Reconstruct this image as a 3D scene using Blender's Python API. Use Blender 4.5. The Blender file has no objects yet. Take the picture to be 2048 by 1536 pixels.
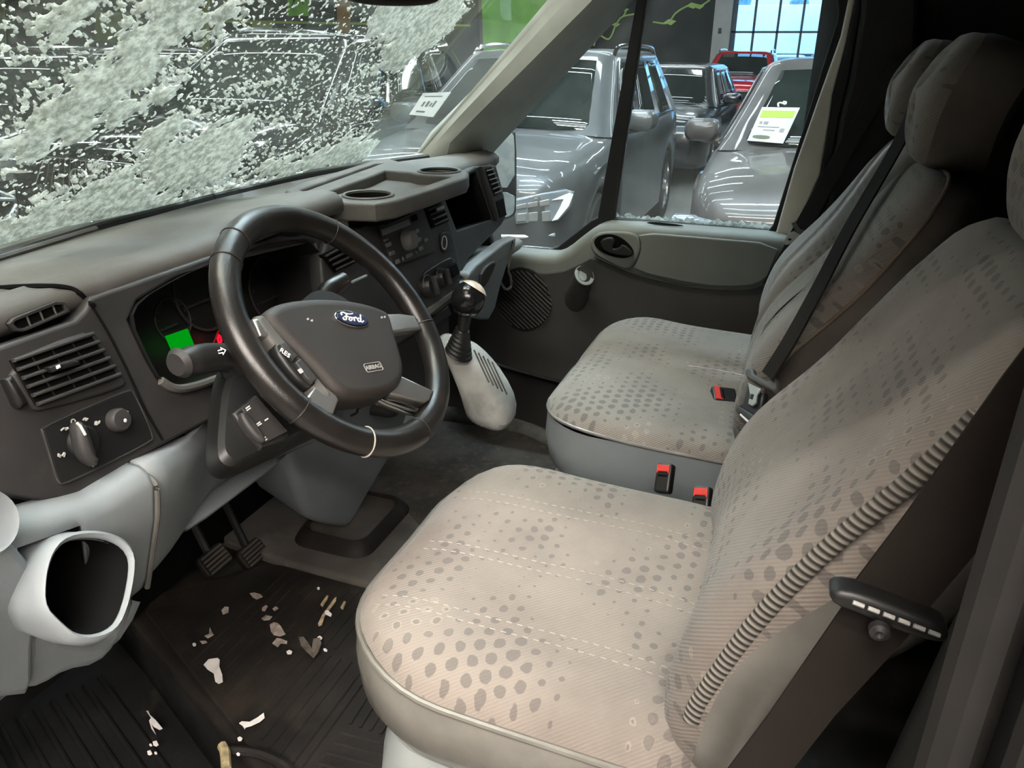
import bpy, math, random
import numpy as np
from mathutils import Vector, Matrix, noise
SC = bpy.context.scene
COL = SC.collection
R = math.radians
PI = math.pi
rnd = random.Random(7)
V = Vector

# ------------------------------------------------------------------ camera
CAM = V((-1.3, -0.45, 1.08))
YAW, PITCH, ROLL, FPX = R(20), R(23.3), R(0.4), 1560.0
_F = V((math.cos(PITCH)*math.cos(YAW), math.cos(PITCH)*math.sin(YAW), -math.sin(PITCH)))
_R0 = V((math.sin(YAW), -math.cos(YAW), 0)); _U0 = _R0.cross(_F)
_R = math.cos(ROLL)*_R0 + math.sin(ROLL)*_U0
_U = -math.sin(ROLL)*_R0 + math.cos(ROLL)*_U0
GROUND = -0.60

def ray(u, v): return _F + _R*((u-1024)/FPX) - _U*((v-768)/FPX)
def at(u, v, ax, val):
    d = ray(u, v); t = (val-CAM[ax])/d[ax]; return CAM + d*t
def onp(u, v, o, n):
    d = ray(u, v); t = (o-CAM).dot(n)/d.dot(n); return CAM + d*t

class Pl:
    """a plane of the place: origin o, normal n; measured points are turned into metres on it"""
    def __init__(s, o, n, up=(0, 0, 1)):
        s.o = V(o); s.n = V(n).normalized(); up = V(up)
        s.y = (up - s.n*up.dot(s.n)).normalized(); s.x = s.y.cross(s.n)
    def off(s, d): return Pl(s.o+s.n*d, s.n, s.y)
    def p(s, u, v):
        q = onp(u, v, s.o, s.n) - s.o; return (q.dot(s.x), q.dot(s.y))
    def w(s, a, b, d=0): return s.o + s.x*a + s.y*b + s.n*d
    def uv(s, u, v, d=0): a, b = s.p(u, v); return s.w(a, b, d)
    @property
    def m(s):
        return Matrix(((s.x.x, s.y.x, s.n.x, s.o.x), (s.x.y, s.y.y, s.n.y, s.o.y), (s.x.z, s.y.z, s.n.z, s.o.z), (0, 0, 0, 1)))

# ------------------------------------------------------------------ materials
def mk(name):
    m = bpy.data.materials.new(name); m.use_nodes = True
    nt = m.node_tree; nt.nodes.clear()
    out = nt.nodes.new('ShaderNodeOutputMaterial')
    return m, nt, out
def nd(nt, t, **k):
    n = nt.nodes.new(t)
    for a, b in k.items():
        if a in n.inputs.keys(): n.inputs[a].default_value = b
        else: setattr(n, a, b)
    return n
def math_(nt, op, a, b=None, c=None, clamp=False):
    n = nt.nodes.new('ShaderNodeMath'); n.operation = op; n.use_clamp = clamp
    for i, x in enumerate((a, b, c)):
        if x is None: continue
        if isinstance(x, (int, float)): n.inputs[i].default_value = x
        else: nt.links.new(x, n.inputs[i])
    return n.outputs[0]
def mixc(nt, fac, a, b):
    n = nt.nodes.new('ShaderNodeMix'); n.data_type = 'RGBA'
    for i, x in ((0, fac), (6, a), (7, b)):
        if isinstance(x, (int, float)): n.inputs[i].default_value = x
        elif isinstance(x, tuple): n.inputs[i].default_value = (*x[:3], 1)
        else: nt.links.new(x, n.inputs[i])
    return n.outputs[2]
def ramp(nt, x, a, b):
    n = nt.nodes.new('ShaderNodeMapRange'); n.interpolation_type = 'SMOOTHSTEP'
    nt.links.new(x, n.inputs[0]); n.inputs[1].default_value = a; n.inputs[2].default_value = b
    return n.outputs[0]
def tex_noise(nt, scale, detail=3, vec=None, rough=.5):
    n = nd(nt, 'ShaderNodeTexNoise'); n.inputs['Scale'].default_value = scale; n.inputs['Detail'].default_value = detail
    n.inputs['Roughness'].default_value = rough
    if vec is not None: nt.links.new(vec, n.inputs['Vector'])
    return n.outputs['Fac']
def coords(nt): return nt.nodes.new('ShaderNodeTexCoord').outputs['Object']

def mat(name, col, rough=.6, metal=0., var=.12, vscale=9., bump=0., bscale=300., col2=None, c2lo=.5, c2hi=.7, c2scale=14., spec=.5, coat=0.):
    """plastic, rubber, paint or metal with a little mottling, dirt of a second colour and a fine grain"""
    m, nt, out = mk(name)
    b = nt.nodes.new('ShaderNodeBsdfPrincipled'); nt.links.new(b.outputs[0], out.inputs[0])
    b.inputs['Roughness'].default_value = rough; b.inputs['Metallic'].default_value = metal
    b.inputs['Specular IOR Level'].default_value = spec; b.inputs['Coat Weight'].default_value = coat
    b.inputs['Coat Roughness'].default_value = .04
    co = coords(nt)
    c = tuple(col)
    if var:
        f = tex_noise(nt, vscale, 4, co)
        c = mixc(nt, ramp(nt, f, .3, .7), tuple(x*(1-var) for x in col), tuple(min(1, x*(1+var)) for x in col))
    if col2:
        f2 = tex_noise(nt, c2scale, 6, co, .62)
        c = mixc(nt, ramp(nt, f2, c2lo, c2hi), c, tuple(col2))
    if isinstance(c, tuple): b.inputs['Base Color'].default_value = (*c, 1)
    else: nt.links.new(c, b.inputs['Base Color'])
    if bump:
        bp = nt.nodes.new('ShaderNodeBump'); bp.inputs['Strength'].default_value = bump; bp.inputs['Distance'].default_value = .002
        nt.links.new(tex_noise(nt, bscale, 2, co), bp.inputs['Height']); nt.links.new(bp.outputs[0], b.inputs['Normal'])
    return m

def fabric(name, base, dark, light, s=.024, stripes=True, stain=.62):
    """woven seat cloth: staggered dots that swell and fade in clusters, fine twill ribs, stains"""
    m, nt, out = mk(name)
    b = nt.nodes.new('ShaderNodeBsdfPrincipled'); nt.links.new(b.outputs[0], out.inputs[0])
    b.inputs['Roughness'].default_value = .95; b.inputs['Specular IOR Level'].default_value = .15
    b.inputs['Sheen Weight'].default_value = .12; b.inputs['Sheen Roughness'].default_value = .5
    co = coords(nt)
    sp = nt.nodes.new('ShaderNodeSeparateXYZ'); nt.links.new(co, sp.inputs[0])
    x = math_(nt, 'DIVIDE', sp.outputs[0], s); y = math_(nt, 'DIVIDE', sp.outputs[1], s*.86)
    wob = tex_noise(nt, 95, 3, co)
    wb2 = tex_noise(nt, 14, 2, co)
    x = math_(nt, 'ADD', x, math_(nt, 'MULTIPLY', wb2, .9)); y = math_(nt, 'ADD', y, math_(nt, 'MULTIPLY', wb2, -.7))
    row = math_(nt, 'FLOOR', y)
    sh = math_(nt, 'MULTIPLY', math_(nt, 'MODULO', math_(nt, 'ABSOLUTE', row), 2.), .5)
    fx = math_(nt, 'SUBTRACT', math_(nt, 'FRACT', math_(nt, 'ADD', x, sh)), .5)
    fy = math_(nt, 'SUBTRACT', math_(nt, 'FRACT', y), .5)
    dist = math_(nt, 'SQRT', math_(nt, 'ADD', math_(nt, 'POWER', fx, 2.), math_(nt, 'POWER', fy, 2.)))
    dist = math_(nt, 'ADD', dist, math_(nt, 'MULTIPLY', math_(nt, 'SUBTRACT', wob, .5), .26))
    mp = nt.nodes.new('ShaderNodeMapping'); nt.links.new(co, mp.inputs[0]); mp.inputs['Scale'].default_value = (5.5, 9., 4.)
    n1 = tex_noise(nt, 1., 1, mp.outputs[0]); n2 = tex_noise(nt, 6.5, 1, co)
    rad = math_(nt, 'MULTIPLY', ramp(nt, n1, .36, .66), .37)
    dm = ramp(nt, math_(nt, 'SUBTRACT', rad, dist), 0., .05)
    lr = math_(nt, 'MULTIPLY', ramp(nt, n2, .55, .68), .34)
    lm = ramp(nt, math_(nt, 'SUBTRACT', lr, dist), 0., .06)
    big = ramp(nt, tex_noise(nt, 4.2, 6, co, .62), .38, .72)
    c = mixc(nt, math_(nt, 'MULTIPLY', big, stain), base, tuple(q*.55 for q in base))
    c = mixc(nt, math_(nt, 'MULTIPLY', lm, .45), c, light)
    c = mixc(nt, math_(nt, 'MULTIPLY', dm, .60), c, dark)
    wv = nt.nodes.new('ShaderNodeTexWave'); wv.wave_type = 'BANDS'; wv.bands_direction = 'DIAGONAL'
    wv.inputs['Scale'].default_value = 95.; wv.inputs['Distortion'].default_value = .6; wv.inputs['Detail'].default_value = 1.
    nt.links.new(co, wv.inputs[0])
    c = mixc(nt, math_(nt, 'MULTIPLY', wv.outputs['Fac'], .15), c, tuple(q*.6 for q in base))
    nt.links.new(c, b.inputs['Base Color'])
    bp = nt.nodes.new('ShaderNodeBump'); bp.inputs['Strength'].default_value = .35; bp.inputs['Distance'].default_value = .0015
    h = math_(nt, 'ADD', wv.outputs['Fac'], math_(nt, 'MULTIPLY', tex_noise(nt, 700, 2, co), .6))
    nt.links.new(h, bp.inputs['Height']); nt.links.new(bp.outputs[0], b.inputs['Normal'])
    return m

def emit(name, col, s):
    m, nt, out = mk(name); e = nt.nodes.new('ShaderNodeEmission')
    e.inputs[0].default_value = (*col, 1); e.inputs[1].default_value = s; nt.links.new(e.outputs[0], out.inputs[0]); return m

def glass(name, tint=(.9, .95, .93), haze=.04, hazecol=(.6, .62, .58), refl=.6, hscale=5.):
    """thin pane: clear, a fresnel reflection and a film of dried dirt"""
    m, nt, out = mk(name)
    tr = nt.nodes.new('ShaderNodeBsdfTransparent'); tr.inputs[0].default_value = (*tint, 1)
    gl = nt.nodes.new('ShaderNodeBsdfGlossy'); gl.inputs['Roughness'].default_value = .02
    df = nt.nodes.new('ShaderNodeBsdfDiffuse'); df.inputs[0].default_value = (*hazecol, 1)
    fr = nt.nodes.new('ShaderNodeFresnel'); fr.inputs[0].default_value = 1.45
    m1 = nt.nodes.new('ShaderNodeMixShader'); m2 = nt.nodes.new('ShaderNodeMixShader')
    nt.links.new(math_(nt, 'MULTIPLY', fr.outputs[0], refl), m1.inputs[0]); nt.links.new(tr.outputs[0], m1.inputs[1]); nt.links.new(gl.outputs[0], m1.inputs[2])
    f = ramp(nt, tex_noise(nt, hscale, 5, coords(nt), .6), .3, .75)
    nt.links.new(math_(nt, 'MULTIPLY', math_(nt, 'ADD', f, .35), haze), m2.inputs[0])
    nt.links.new(m1.outputs[0], m2.inputs[1]); nt.links.new(df.outputs[0], m2.inputs[2]); nt.links.new(m2.outputs[0], out.inputs[0])
    return m

# ------------------------------------------------------------------ mesh building
class MB:
    def __init__(s): s.v = []; s.f = []
    def add(s, vs, fs):
        b = len(s.v); s.v.extend([tuple(x) for x in vs]); s.f.extend([tuple(b+i for i in f) for f in fs]); return s
    def box(s, c, d, m=None, t=(1, 1)):
        """box of size d about c; t = taper of the top in x and y"""
        hx, hy, hz = d[0]/2, d[1]/2, d[2]/2; c = V(c)
        vs = []
        for z in (-1, 1):
            k = t if z > 0 else (1, 1)
            for x, y in ((-1, -1), (1, -1), (1, 1), (-1, 1)): vs.append(V((x*hx*k[0], y*hy*k[1], z*hz)))
        vs = [(m @ q if m else q) + c for q in vs]
        return s.add(vs, [(3, 2, 1, 0), (4, 5, 6, 7), (0, 1, 5, 4), (1, 2, 6, 5), (2, 3, 7, 6), (3, 0, 4, 7)])
    def loft(s, rings, closed=True, cap0=True, cap1=True, loop=False):
        n = len(rings[0]); b = []; fs = []; vs = [p for r in rings for p in r]
        k = n if closed else n-1; m = len(rings)
        for i in range(m if loop else m-1):
            a, c = i*n, ((i+1) % m)*n
            for j in range(k):
                j2 = (j+1) % n; fs.append((a+j, a+j2, c+j2, c+j))
        if not loop:
            if cap0 and closed: fs.append(tuple(range(n-1, -1, -1)))
            if cap1 and closed: fs.append(tuple((m-1)*n+j for j in range(n)))
        return s.add(vs, fs)
    def tube(s, pts, r, n=12, closed=False, prof=None, ref=(0, 0, 1), caps=True):
        """sweep a circle of radius r (number, list) or a 2-D profile along pts"""
        pts = [V(p) for p in pts]; N = len(pts); rings = []; ref = V(ref)
        for i, p in enumerate(pts):
            if closed: t = pts[(i+1) % N]-pts[i-1]
            else: t = pts[min(i+1, N-1)]-pts[max(i-1, 0)]
            t.normalize()
            a = ref - t*ref.dot(t)
            if a.length < 1e-4: a = V((1, 0, 0)) - t*t.x
            a.normalize(); b = t.cross(a)
            rr = r[i] if isinstance(r, (list, tuple)) else r
            pr = prof or [(math.cos(2*PI*k/n), math.sin(2*PI*k/n)) for k in range(n)]
            rings.append([p + b*(x*rr) + a*(y*rr) for x, y in pr])
        return s.loft(rings, True, caps, caps, loop=closed)
    def lathe(s, prof, o, ax=(0, 0, 1), n=32, cap0=False, cap1=False):
        """prof: (radius, height) along axis ax from o"""
        ax = V(ax).normalized(); a = V((1, 0, 0)) if abs(ax.x) < .9 else V((0, 1, 0))
        a = (a-ax*a.dot(ax)).normalized(); b = ax.cross(a); o = V(o)
        rings = [[o + ax*h + a*(r*math.cos(2*PI*k/n)) + b*(r*math.sin(2*PI*k/n)) for k in range(n)] for r, h in prof]
        return s.loft(rings, True, cap0, cap1)
    def plate(s, pl, loops, thick=.01, bevel=.002, d=0., px=True, res=2, smooth=0):
        """flat shape with holes: outline given on the plane pl; front face at distance d, body behind it"""
        cu = bpy.data.curves.new('t', 'CURVE'); cu.dimensions = '2D'; cu.fill_mode = 'BOTH'
        cu.bevel_depth = bevel; cu.bevel_resolution = res; cu.extrude = max(thick/2-bevel, 1e-5)
        for lp in loops:
            q = [pl.p(*k) for k in lp] if px else list(lp)
            if smooth: q = chaikin(q, smooth)
            if sum(a[0]*b[1]-b[0]*a[1] for a, b in zip(q, list(q[1:])+[q[0]])) < 0: q = q[::-1]
            sp = cu.splines.new('POLY'); sp.points.add(len(q)-1); sp.use_cyclic_u = True
            for k, (a, b) in enumerate(q): sp.points[k].co = (a, b, 0, 1)
        cu.offset = -bevel
        return s.curve(cu, pl, d-thick/2)
    def curve(s, cu, pl, d=0.):
        o = bpy.data.objects.new('t', cu); COL.objects.link(o)
        dg = bpy.context.evaluated_depsgraph_get(); me = bpy.data.meshes.new_from_object(o.evaluated_get(dg))
        m = pl.m
        s.add([m @ (x.co + V((0, 0, d))) for x in me.vertices], [tuple(p.vertices) for p in me.polygons])
        bpy.data.meshes.remove(me); bpy.data.objects.remove(o); bpy.data.curves.remove(cu); return s
    def text(s, t, pl, a, b, size, depth=.0006, rot=0., align='CENTER', shear=0., bold=0.):
        cu = bpy.data.curves.new('t', 'FONT'); cu.body = t; cu.size = size; cu.extrude = depth; cu.align_x = align; cu.align_y = 'CENTER'; cu.shear = shear; cu.offset = bold; cu.resolution_u = 3
        q = Pl(pl.w(a, b), pl.n, pl.y*math.cos(rot)-pl.x*math.sin(rot))
        return s.curve(cu, q, 0)
    def build(s, name, m, parent=None, smooth=True, sub=0, auto=35, bev=0, solid=0, mw=None, seg=2):
        me = bpy.data.meshes.new(name); me.from_pydata(s.v, [], s.f); me.validate(); me.update()
        if smooth:
            me.polygons.foreach_set('use_smooth', [True]*len(me.polygons))
            try: me.set_sharp_from_angle(angle=R(auto))
            except Exception: pass
        me.materials.append(m)
        o = bpy.data.objects.new(name, me); COL.objects.link(o)
        if parent is not None:
            o.parent = parent; o.matrix_parent_inverse = wm(parent).inverted()
        if mw is not None: o.matrix_basis = mw
        if solid:
            k = o.modifiers.new('solid', 'SOLIDIFY'); k.thickness = solid; k.offset = -1
        if bev:
            k = o.modifiers.new('bev', 'BEVEL'); k.width = bev; k.segments = seg; k.limit_method = 'ANGLE'; k.angle_limit = R(40)
        if sub:
            k = o.modifiers.new('sub', 'SUBSURF'); k.levels = sub; k.render_levels = sub
        return o

def wm(o):
    m = o.matrix_basis.copy()
    return (wm(o.parent) @ o.matrix_parent_inverse @ m) if o.parent else m
def chaikin(q, it, closed=True):
    for _ in range(it):
        r = []; n = len(q)
        for i in range(n if closed else n-1):
            a, b = q[i], q[(i+1) % n]
            r.append(tuple(x*.75+y*.25 for x, y in zip(a, b))); r.append(tuple(x*.25+y*.75 for x, y in zip(a, b)))
        if not closed: r = [q[0]]+r+[q[-1]]
        q = r
    return q
def resample(q, n, closed=True):
    q = [V(p) for p in q]
    if closed: q = q+[q[0]]
    L = [0]
    for a, b in zip(q, q[1:]): L.append(L[-1]+(b-a).length)
    out = []; j = 0; N = n if closed else n-1
    for k in range(n):
        t = L[-1]*k/N
        while j < len(L)-2 and L[j+1] < t: j += 1
        w = (t-L[j])/max(L[j+1]-L[j], 1e-9); out.append(q[j].lerp(q[j+1], min(1, max(0, w))))
    return out
def spline(pts, n):
    """smooth curve through pts, n points a span"""
    P = [V(p) for p in pts]; P = [P[0]*2-P[1]]+P+[P[-1]*2-P[-2]]; out = []
    for i in range(1, len(P)-2):
        a, b, c, d = P[i-1:i+3]
        for k in range(n):
            t = k/n
            out.append(.5*((2*b)+(c-a)*t+(2*a-5*b+4*c-d)*t*t+(3*b-a-3*c+d)*t**3))
    out.append(P[-2]); return out
def rrect(w, h, r, n=6, cx=0, cy=0):
    r = min(r, w/2-1e-4, h/2-1e-4); out = []
    for sx, sy, a0 in ((1, -1, -90), (1, 1, 0), (-1, 1, 90), (-1, -1, 180)):
        for k in range(n+1):
            a = R(a0+90*k/n); out.append((cx+sx*(w/2-r)+r*math.cos(a), cy+sy*(h/2-r)+r*math.sin(a)))
    return out
def ell(cx, cy, rx, ry, n=28, rot=0.):
    c, s_ = math.cos(rot), math.sin(rot)
    return [(cx+rx*math.cos(2*PI*k/n)*c-ry*math.sin(2*PI*k/n)*s_, cy+rx*math.cos(2*PI*k/n)*s_+ry*math.sin(2*PI*k/n)*c) for k in range(n)]
def tag(o, label=None, cat=None, group=None, kind=None):
    if label: o['label'] = label
    if cat: o['category'] = cat
    if group: o['group'] = group
    if kind: o['kind'] = kind
    return o
def thing(name, label, cat, loc=(0, 0, 0), group=None, kind=None, rotz=0.):
    o = bpy.data.objects.new(name, None); COL.objects.link(o); o.location = loc; o.rotation_euler = (0, 0, rotz); o.empty_display_size = .05
    o.matrix_basis = Matrix.Translation(V(loc)) @ Matrix.Rotation(rotz, 4, 'Z')
    return tag(o, label, cat, group, kind)
def copy_tree(o, parent=None):
    c = o.copy(); COL.objects.link(c)
    if parent is not None: c.parent = parent
    for ch in list(o.children): copy_tree(ch, c)
    return c
# ------------------------------------------------------------------ the materials of the place
M = {}
M['fascia'] = mat('black grained plastic', (.028, .0265, .026), .55, var=.2, vscale=12, bump=.12, bscale=900, col2=(.05, .046, .042), c2lo=.55, c2hi=.85, c2scale=22)
M['black'] = mat('plain black plastic', (.010, .010, .010), .45, var=.15)
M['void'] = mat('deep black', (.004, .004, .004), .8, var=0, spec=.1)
M['pad'] = mat('charcoal dash skin', (.105, .10, .092), .6, var=.14, vscale=5, bump=.25, bscale=1400, col2=(.17, .16, .145), c2lo=.5, c2hi=.8, c2scale=7)
M['pad_dark'] = mat('charcoal tray plastic', (.085, .08, .074), .55, var=.15, bump=.2, bscale=1200, col2=(.15, .14, .125), c2lo=.5, c2hi=.8, c2scale=9)
M['greyblue'] = mat('grey lower plastic', (.205, .225, .238), .55, var=.07, vscale=6, bump=.18, bscale=1100, col2=(.26, .275, .28), c2lo=.5, c2hi=.8, c2scale=5)
M['seatbase'] = mat('pale grey seat plastic', (.30, .325, .32), .5, var=.08, bump=.1, bscale=900)
M['console'] = mat('dusty grey plastic', (.46, .46, .435), .7, var=.3, vscale=9, bump=.4, bscale=500, col2=(.30, .30, .275), c2lo=.45, c2hi=.75, c2scale=12)
M['apillar'] = mat('pillar trim lightened as lit', (.29, .298, .27), .5, var=.1, bump=.1, bscale=900)  # separate lighter copy, light on the windscreen pillar put into its colour
M['door'] = mat('grey door trim', (.185, .192, .175), .55, var=.08, vscale=6, bump=.15, bscale=1200)
M['doorlow'] = mat('dark door trim', (.042, .041, .038), .6, var=.1, bump=.15, bscale=1200)
M['leather'] = mat('worn black leather', (.012, .0105, .0095), .30, var=.25, vscale=16, bump=.12, bscale=700, col2=(.034, .023, .017), c2lo=.55, c2hi=.8, c2scale=10)
M['hub'] = mat('brown black airbag cover', (.024, .019, .0165), .5, var=.1, bump=.3, bscale=1500)
M['silver'] = mat('satin silver paint', (.55, .53, .50), .28, .9, var=.06)
M['chrome'] = mat('chrome', (.75, .75, .74), .12, 1., var=0)
M['blue'] = mat('dark blue enamel', (.012, .02, .06), .25, var=0)
M['white'] = mat('white print', (.72, .72, .70), .6, var=0)
M['greyprint'] = mat('grey print', (.38, .37, .35), .6, var=0)
M['button'] = mat('grey button', (.14, .14, .135), .5, var=.15)
M['lcd'] = mat('grey display', (.20, .21, .20), .35, var=.05)
M['rubber'] = mat('dirty black rubber', (.012, .0098, .008), .65, spec=.3, var=.4, vscale=10, bump=.45, bscale=260, col2=(.036, .028, .021), c2lo=.5, c2hi=.75, c2scale=9)
M['mathump'] = mat('dusty grey floor rubber', (.075, .066, .057), .85, var=.25, vscale=9, bump=.5, bscale=420, col2=(.13, .118, .10), c2lo=.5, c2hi=.8, c2scale=11)
M['carpet'] = mat('grey floor carpet', (.105, .102, .09), .95, var=.3, vscale=22, bump=.9, bscale=420, col2=(.26, .25, .22), c2lo=.58, c2hi=.75, c2scale=70)
M['step'] = mat('black step rubber', (.006, .0058, .0055), .85, var=.4, vscale=10, bump=.35, bscale=300, spec=.2, col2=(.035, .03, .025), c2lo=.55, c2hi=.8, c2scale=9)
M['webbing'] = mat('dark brown webbing', (.022, .018, .0155), .9, spec=.1, var=.1, bump=.25, bscale=1600)
M['webblack'] = mat('black webbing', (.013, .0125, .012), .75, var=.1, bump=.25, bscale=1600)
M['red'] = mat('red buckle button', (.62, .045, .035), .45, var=.05)
M['vinyl'] = mat('grey brown seat vinyl', (.165, .157, .14), .26, spec=.7, var=.2, vscale=9, bump=.1, bscale=700)
M['pilecloth'] = mat('plain seat velour', (.125, .108, .094), .95, var=.22, vscale=9, bump=.3, bscale=900)
M['cloth'] = fabric('dotted seat cloth', (.258, .225, .197), (.09, .081, .078), (.34, .30, .25))
M['cloth2'] = fabric('dotted bench cloth', (.245, .22, .195), (.087, .08, .076), (.33, .295, .25))
M['pillar'] = mat('charcoal pillar trim', (.009, .0088, .0082), .55, var=.1, bump=.1, bscale=900)
M['body_in'] = mat('beige body paint', (.78, .73, .63), .45, var=.1, vscale=6, bump=.25, bscale=250)
M['shell'] = mat('dark headlining', (.022, .02, .019), .9, var=.15)
M['seal'] = mat('rubber seal', (.006, .006, .006), .6, var=0)
M['snow'] = mat('wet snow', (.72, .74, .70), .8, var=.08, vscale=40, bump=.6, bscale=220)
M['frost'] = mat('white frost', (.9, .92, .9), .8, var=.05, bump=.5, bscale=300)
M['paper'] = mat('torn paper', (.74, .70, .68), .85, var=.08, vscale=40)
M['paperdirty'] = mat('dirty torn paper', (.30, .245, .215), .9, var=.35, vscale=60)
M['leaf'] = mat('dry brown leaf', (.085, .068, .055), .85, var=.4, vscale=60)
M['straw'] = mat('dry straw', (.42, .33, .2), .8, var=.3, vscale=70)
M['stitch'] = mat('pale thread', (.36, .335, .30), .8, var=.1)
M['piping'] = mat('seat piping', (.20, .15, .115), .8, var=.1)
M['tin'] = mat('dull zinc steel', (.45, .45, .43), .35, .8, var=.1)
M['wood'] = mat('worn wood', (.33, .27, .15), .8, var=.4, vscale=60)
M['lcdgreen'] = emit('green lit display', (.0, .26, .006), .65)
M['lampred'] = emit('red lit tell-tale', (1., .004, .02), 1.3)
M['windscreen'] = glass('windscreen glass', (.92, .96, .93), .055, (.55, .58, .52), .35, 4.)
M['sideglass'] = glass('side glass', (.90, .95, .95), .10, (.60, .63, .62), .4, 9.)
# ------------------------------------------------------------------ the showroom
def struct(name, mb, m, **k):
    o = mb.build(name, m, **k); o['kind'] = 'structure'; return o
concrete = mat('polished concrete', (.20, .19, .175), .35, var=.15, vscale=1.2, bump=.05, bscale=60)
blackwall = mat('black wall paint', (.012, .0125, .012), .7, var=.1, vscale=1)
whitewall = mat('pale grey render', (.48, .47, .44), .8, var=.04, vscale=2)
dkceil = mat('dark ceiling', (.05, .05, .05), .8, var=.1, vscale=1)
lime = mat('lime green paint', (.46, .60, .09), .5, var=.06, vscale=3)
green = mat('grass green panel', (.28, .78, .05), .45, var=.15, vscale=2)
vine = mat('pale green drawn line', (.45, .62, .16), .6, var=.05)
orange = mat('orange paint', (.50, .26, .07), .6, var=.1)
slate = mat('slate grey board', (.07, .085, .085), .6, var=.2, vscale=3)

WX = 26.
struct('ground', MB().box((20, 6, GROUND-.1), (70, 80, .2)), concrete, smooth=False)
# far wall with the tall window opening
win = (at(1468, 0, 0, WX).y, at(1652, 0, 0, WX).y)
y_col = at(1428, 50, 0, WX).y
struct('wall_showroom', MB().box((WX+.2, (win[0]+46)/2, 2.2), (.4, 46-win[0], 5.6)).box((WX+.2, (win[1]-30)/2, 2.2), (.4, win[1]+30, 5.6))
       .box((WX+.2, (win[0]+win[1])/2, -.45), (.4, win[0]-win[1], .3)).box((WX+.2, (win[0]+win[1])/2, 4.75), (.4, win[0]-win[1], .5)), blackwall, smooth=False)
struct('trim_1', MB().box((WX-.1, (y_col+win[0])/2, 2.2), (.2, y_col-win[0], 5.6)).box((WX-.1, win[1]-.5, 2.2), (.2, 1.0, 5.6)), whitewall, smooth=False)
struct('wall_left', MB().box((7, 46.2, 2.2), (42, .4, 5.8)), blackwall, smooth=False)
struct('wall_near', MB().box((-14.2, 8, 2.2), (.4, 80, 5.8)), blackwall, smooth=False)
struct('wall_far_right', MB().box((7, -30.2, 2.2), (42, .4, 5.8)), blackwall, smooth=False)
struct('ceiling', MB().box((6, 6, 5.05), (41, 80, .1)), dkceil, smooth=False)
t = MB()
for u in (1468, 1509, 1557, 1605, 1650):
    y = at(u, 40, 0, WX).y; t.box((WX+.1, y, 2.2), (.10, .07 if 1468 < u < 1650 else .16, 5.4))
for v in (64, -80, 210): t.box((WX+.1, (win[0]+win[1])/2, at(1560, v, 0, WX).z), (.10, win[0]-win[1], .06))
w = struct('window_3', t, mat('dark window frame', (.05, .08, .11), .5), smooth=False)
struct_glass = MB().box((WX+.12, (win[0]+win[1])/2, 2.2), (.012, win[0]-win[1]-.02, 5.3)).build('pane', glass('showroom glass', (.62, .84, 1.), .01, (.5, .7, .9), .3), w, smooth=False)
sg = MB().box((WX-.21, at(1441, 62, 0, WX).y, at(1441, 62, 0, WX).z), (.02, .10, .16)).build('wall_socket', M['fascia'], smooth=False, bev=.01)
tag(sg, 'small dark socket plate on the pale column beside the tall showroom window', 'socket')

def wallplate(name, lab, cat, pts, m, thick=.03, X=None, group=None):
    pl = Pl(((X or WX)-.01-thick, 0, 0), (-1, 0, 0))
    o = MB().plate(pl, [pts], thick, .004).build(name, m, smooth=False); tag(o, lab, cat, group); return o
# lime posts and board frames hung along the far wall
for k, (a, b, lab) in enumerate((((-6, -30, 7, 175), None, 'lime green post against the black far wall, leftmost in view'),
                                 ((404, -30, 418, 188), None, 'lime green post on the far wall behind the roof of the large black car'),
                                 )):
    u0, v0, u1, v1 = a
    wallplate('lime_post', lab, 'post', [(u0, v0), (u1, v0), (u1+8*(k == 0), v1), (u0+8*(k == 0), v1)], lime, X=WX-.06)
def board(name, lab, u0, v0, u1, v1, mm=None, inner=None):
    pl = Pl((WX-.10, 0, 0), (-1, 0, 0))
    t_ = thing(name, lab, 'board', tuple(pl.uv((u0+u1)/2, v1)))
    MB().plate(pl, [[(u0, v0), (u1, v0), (u1, v1), (u0, v1)]], .04, .004).build('panel', mm or lime, t_, smooth=False)
    q = pl.off(.012)
    MB().plate(q, [[(u0+(u1-u0)*a, v0+(v1-v0)*b) for a, b in (inner or ((.2, .75), (.35, .3), (.6, .2), (.8, .7), (.62, .55), (.45, .5)))]], .02, .002).build('emblem', vine if mm is None else slate, t_, smooth=False)
    return t_
board('green_sign', 'square lime board on the far wall left of the tall snow streak', 190, 25, 241, 82)
board('green_sign', 'small square lime board above the roof of the large black car', 503, 41, 543, 64)
board('green_sign', 'bright green board high on the far wall beside the rear view mirror', 575, -40, 616, 32, green)
wallplate('orange_post', 'orange brown post on the far wall left of the rear view mirror', 'post', [(672, -40), (700, -40), (700, 188), (678, 188)], orange, X=WX-.06)
wallplate('slate_board', 'long slate grey board high on the black far wall', 'board', [(-30, -40), (560, -40), (560, 36), (-30, 24)], slate, .02)
wallplate('slate_board', 'slate grey board on the far wall between bright green board and rear view mirror', 'board', [(620, -40), (668, -40), (668, 42), (618, 42)], slate, .02)
wallplate('lime_rail', 'thin lime rail along the foot of the slate boards', 'rail', [(440, 40), (940, 49), (940, 53), (440, 45)], lime, .05)
wallplate('green_backboard', 'large grass green wall panel beside the windscreen pillar', 'panel', [(962, -40), (1176, -40), (1176, 186), (970, 186)], green, .05)
gpl = Pl((WX-.06, 0, 0), (-1, 0, 0)); MB().plate(gpl, [[(955, -40), (962, -40), (966, 92), (960, 92)]], .05, .004).build('edge_strip', mat('taupe strip', (.16, .14, .11), .6), bpy.data.objects['green_backboard'], smooth=False)
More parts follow.
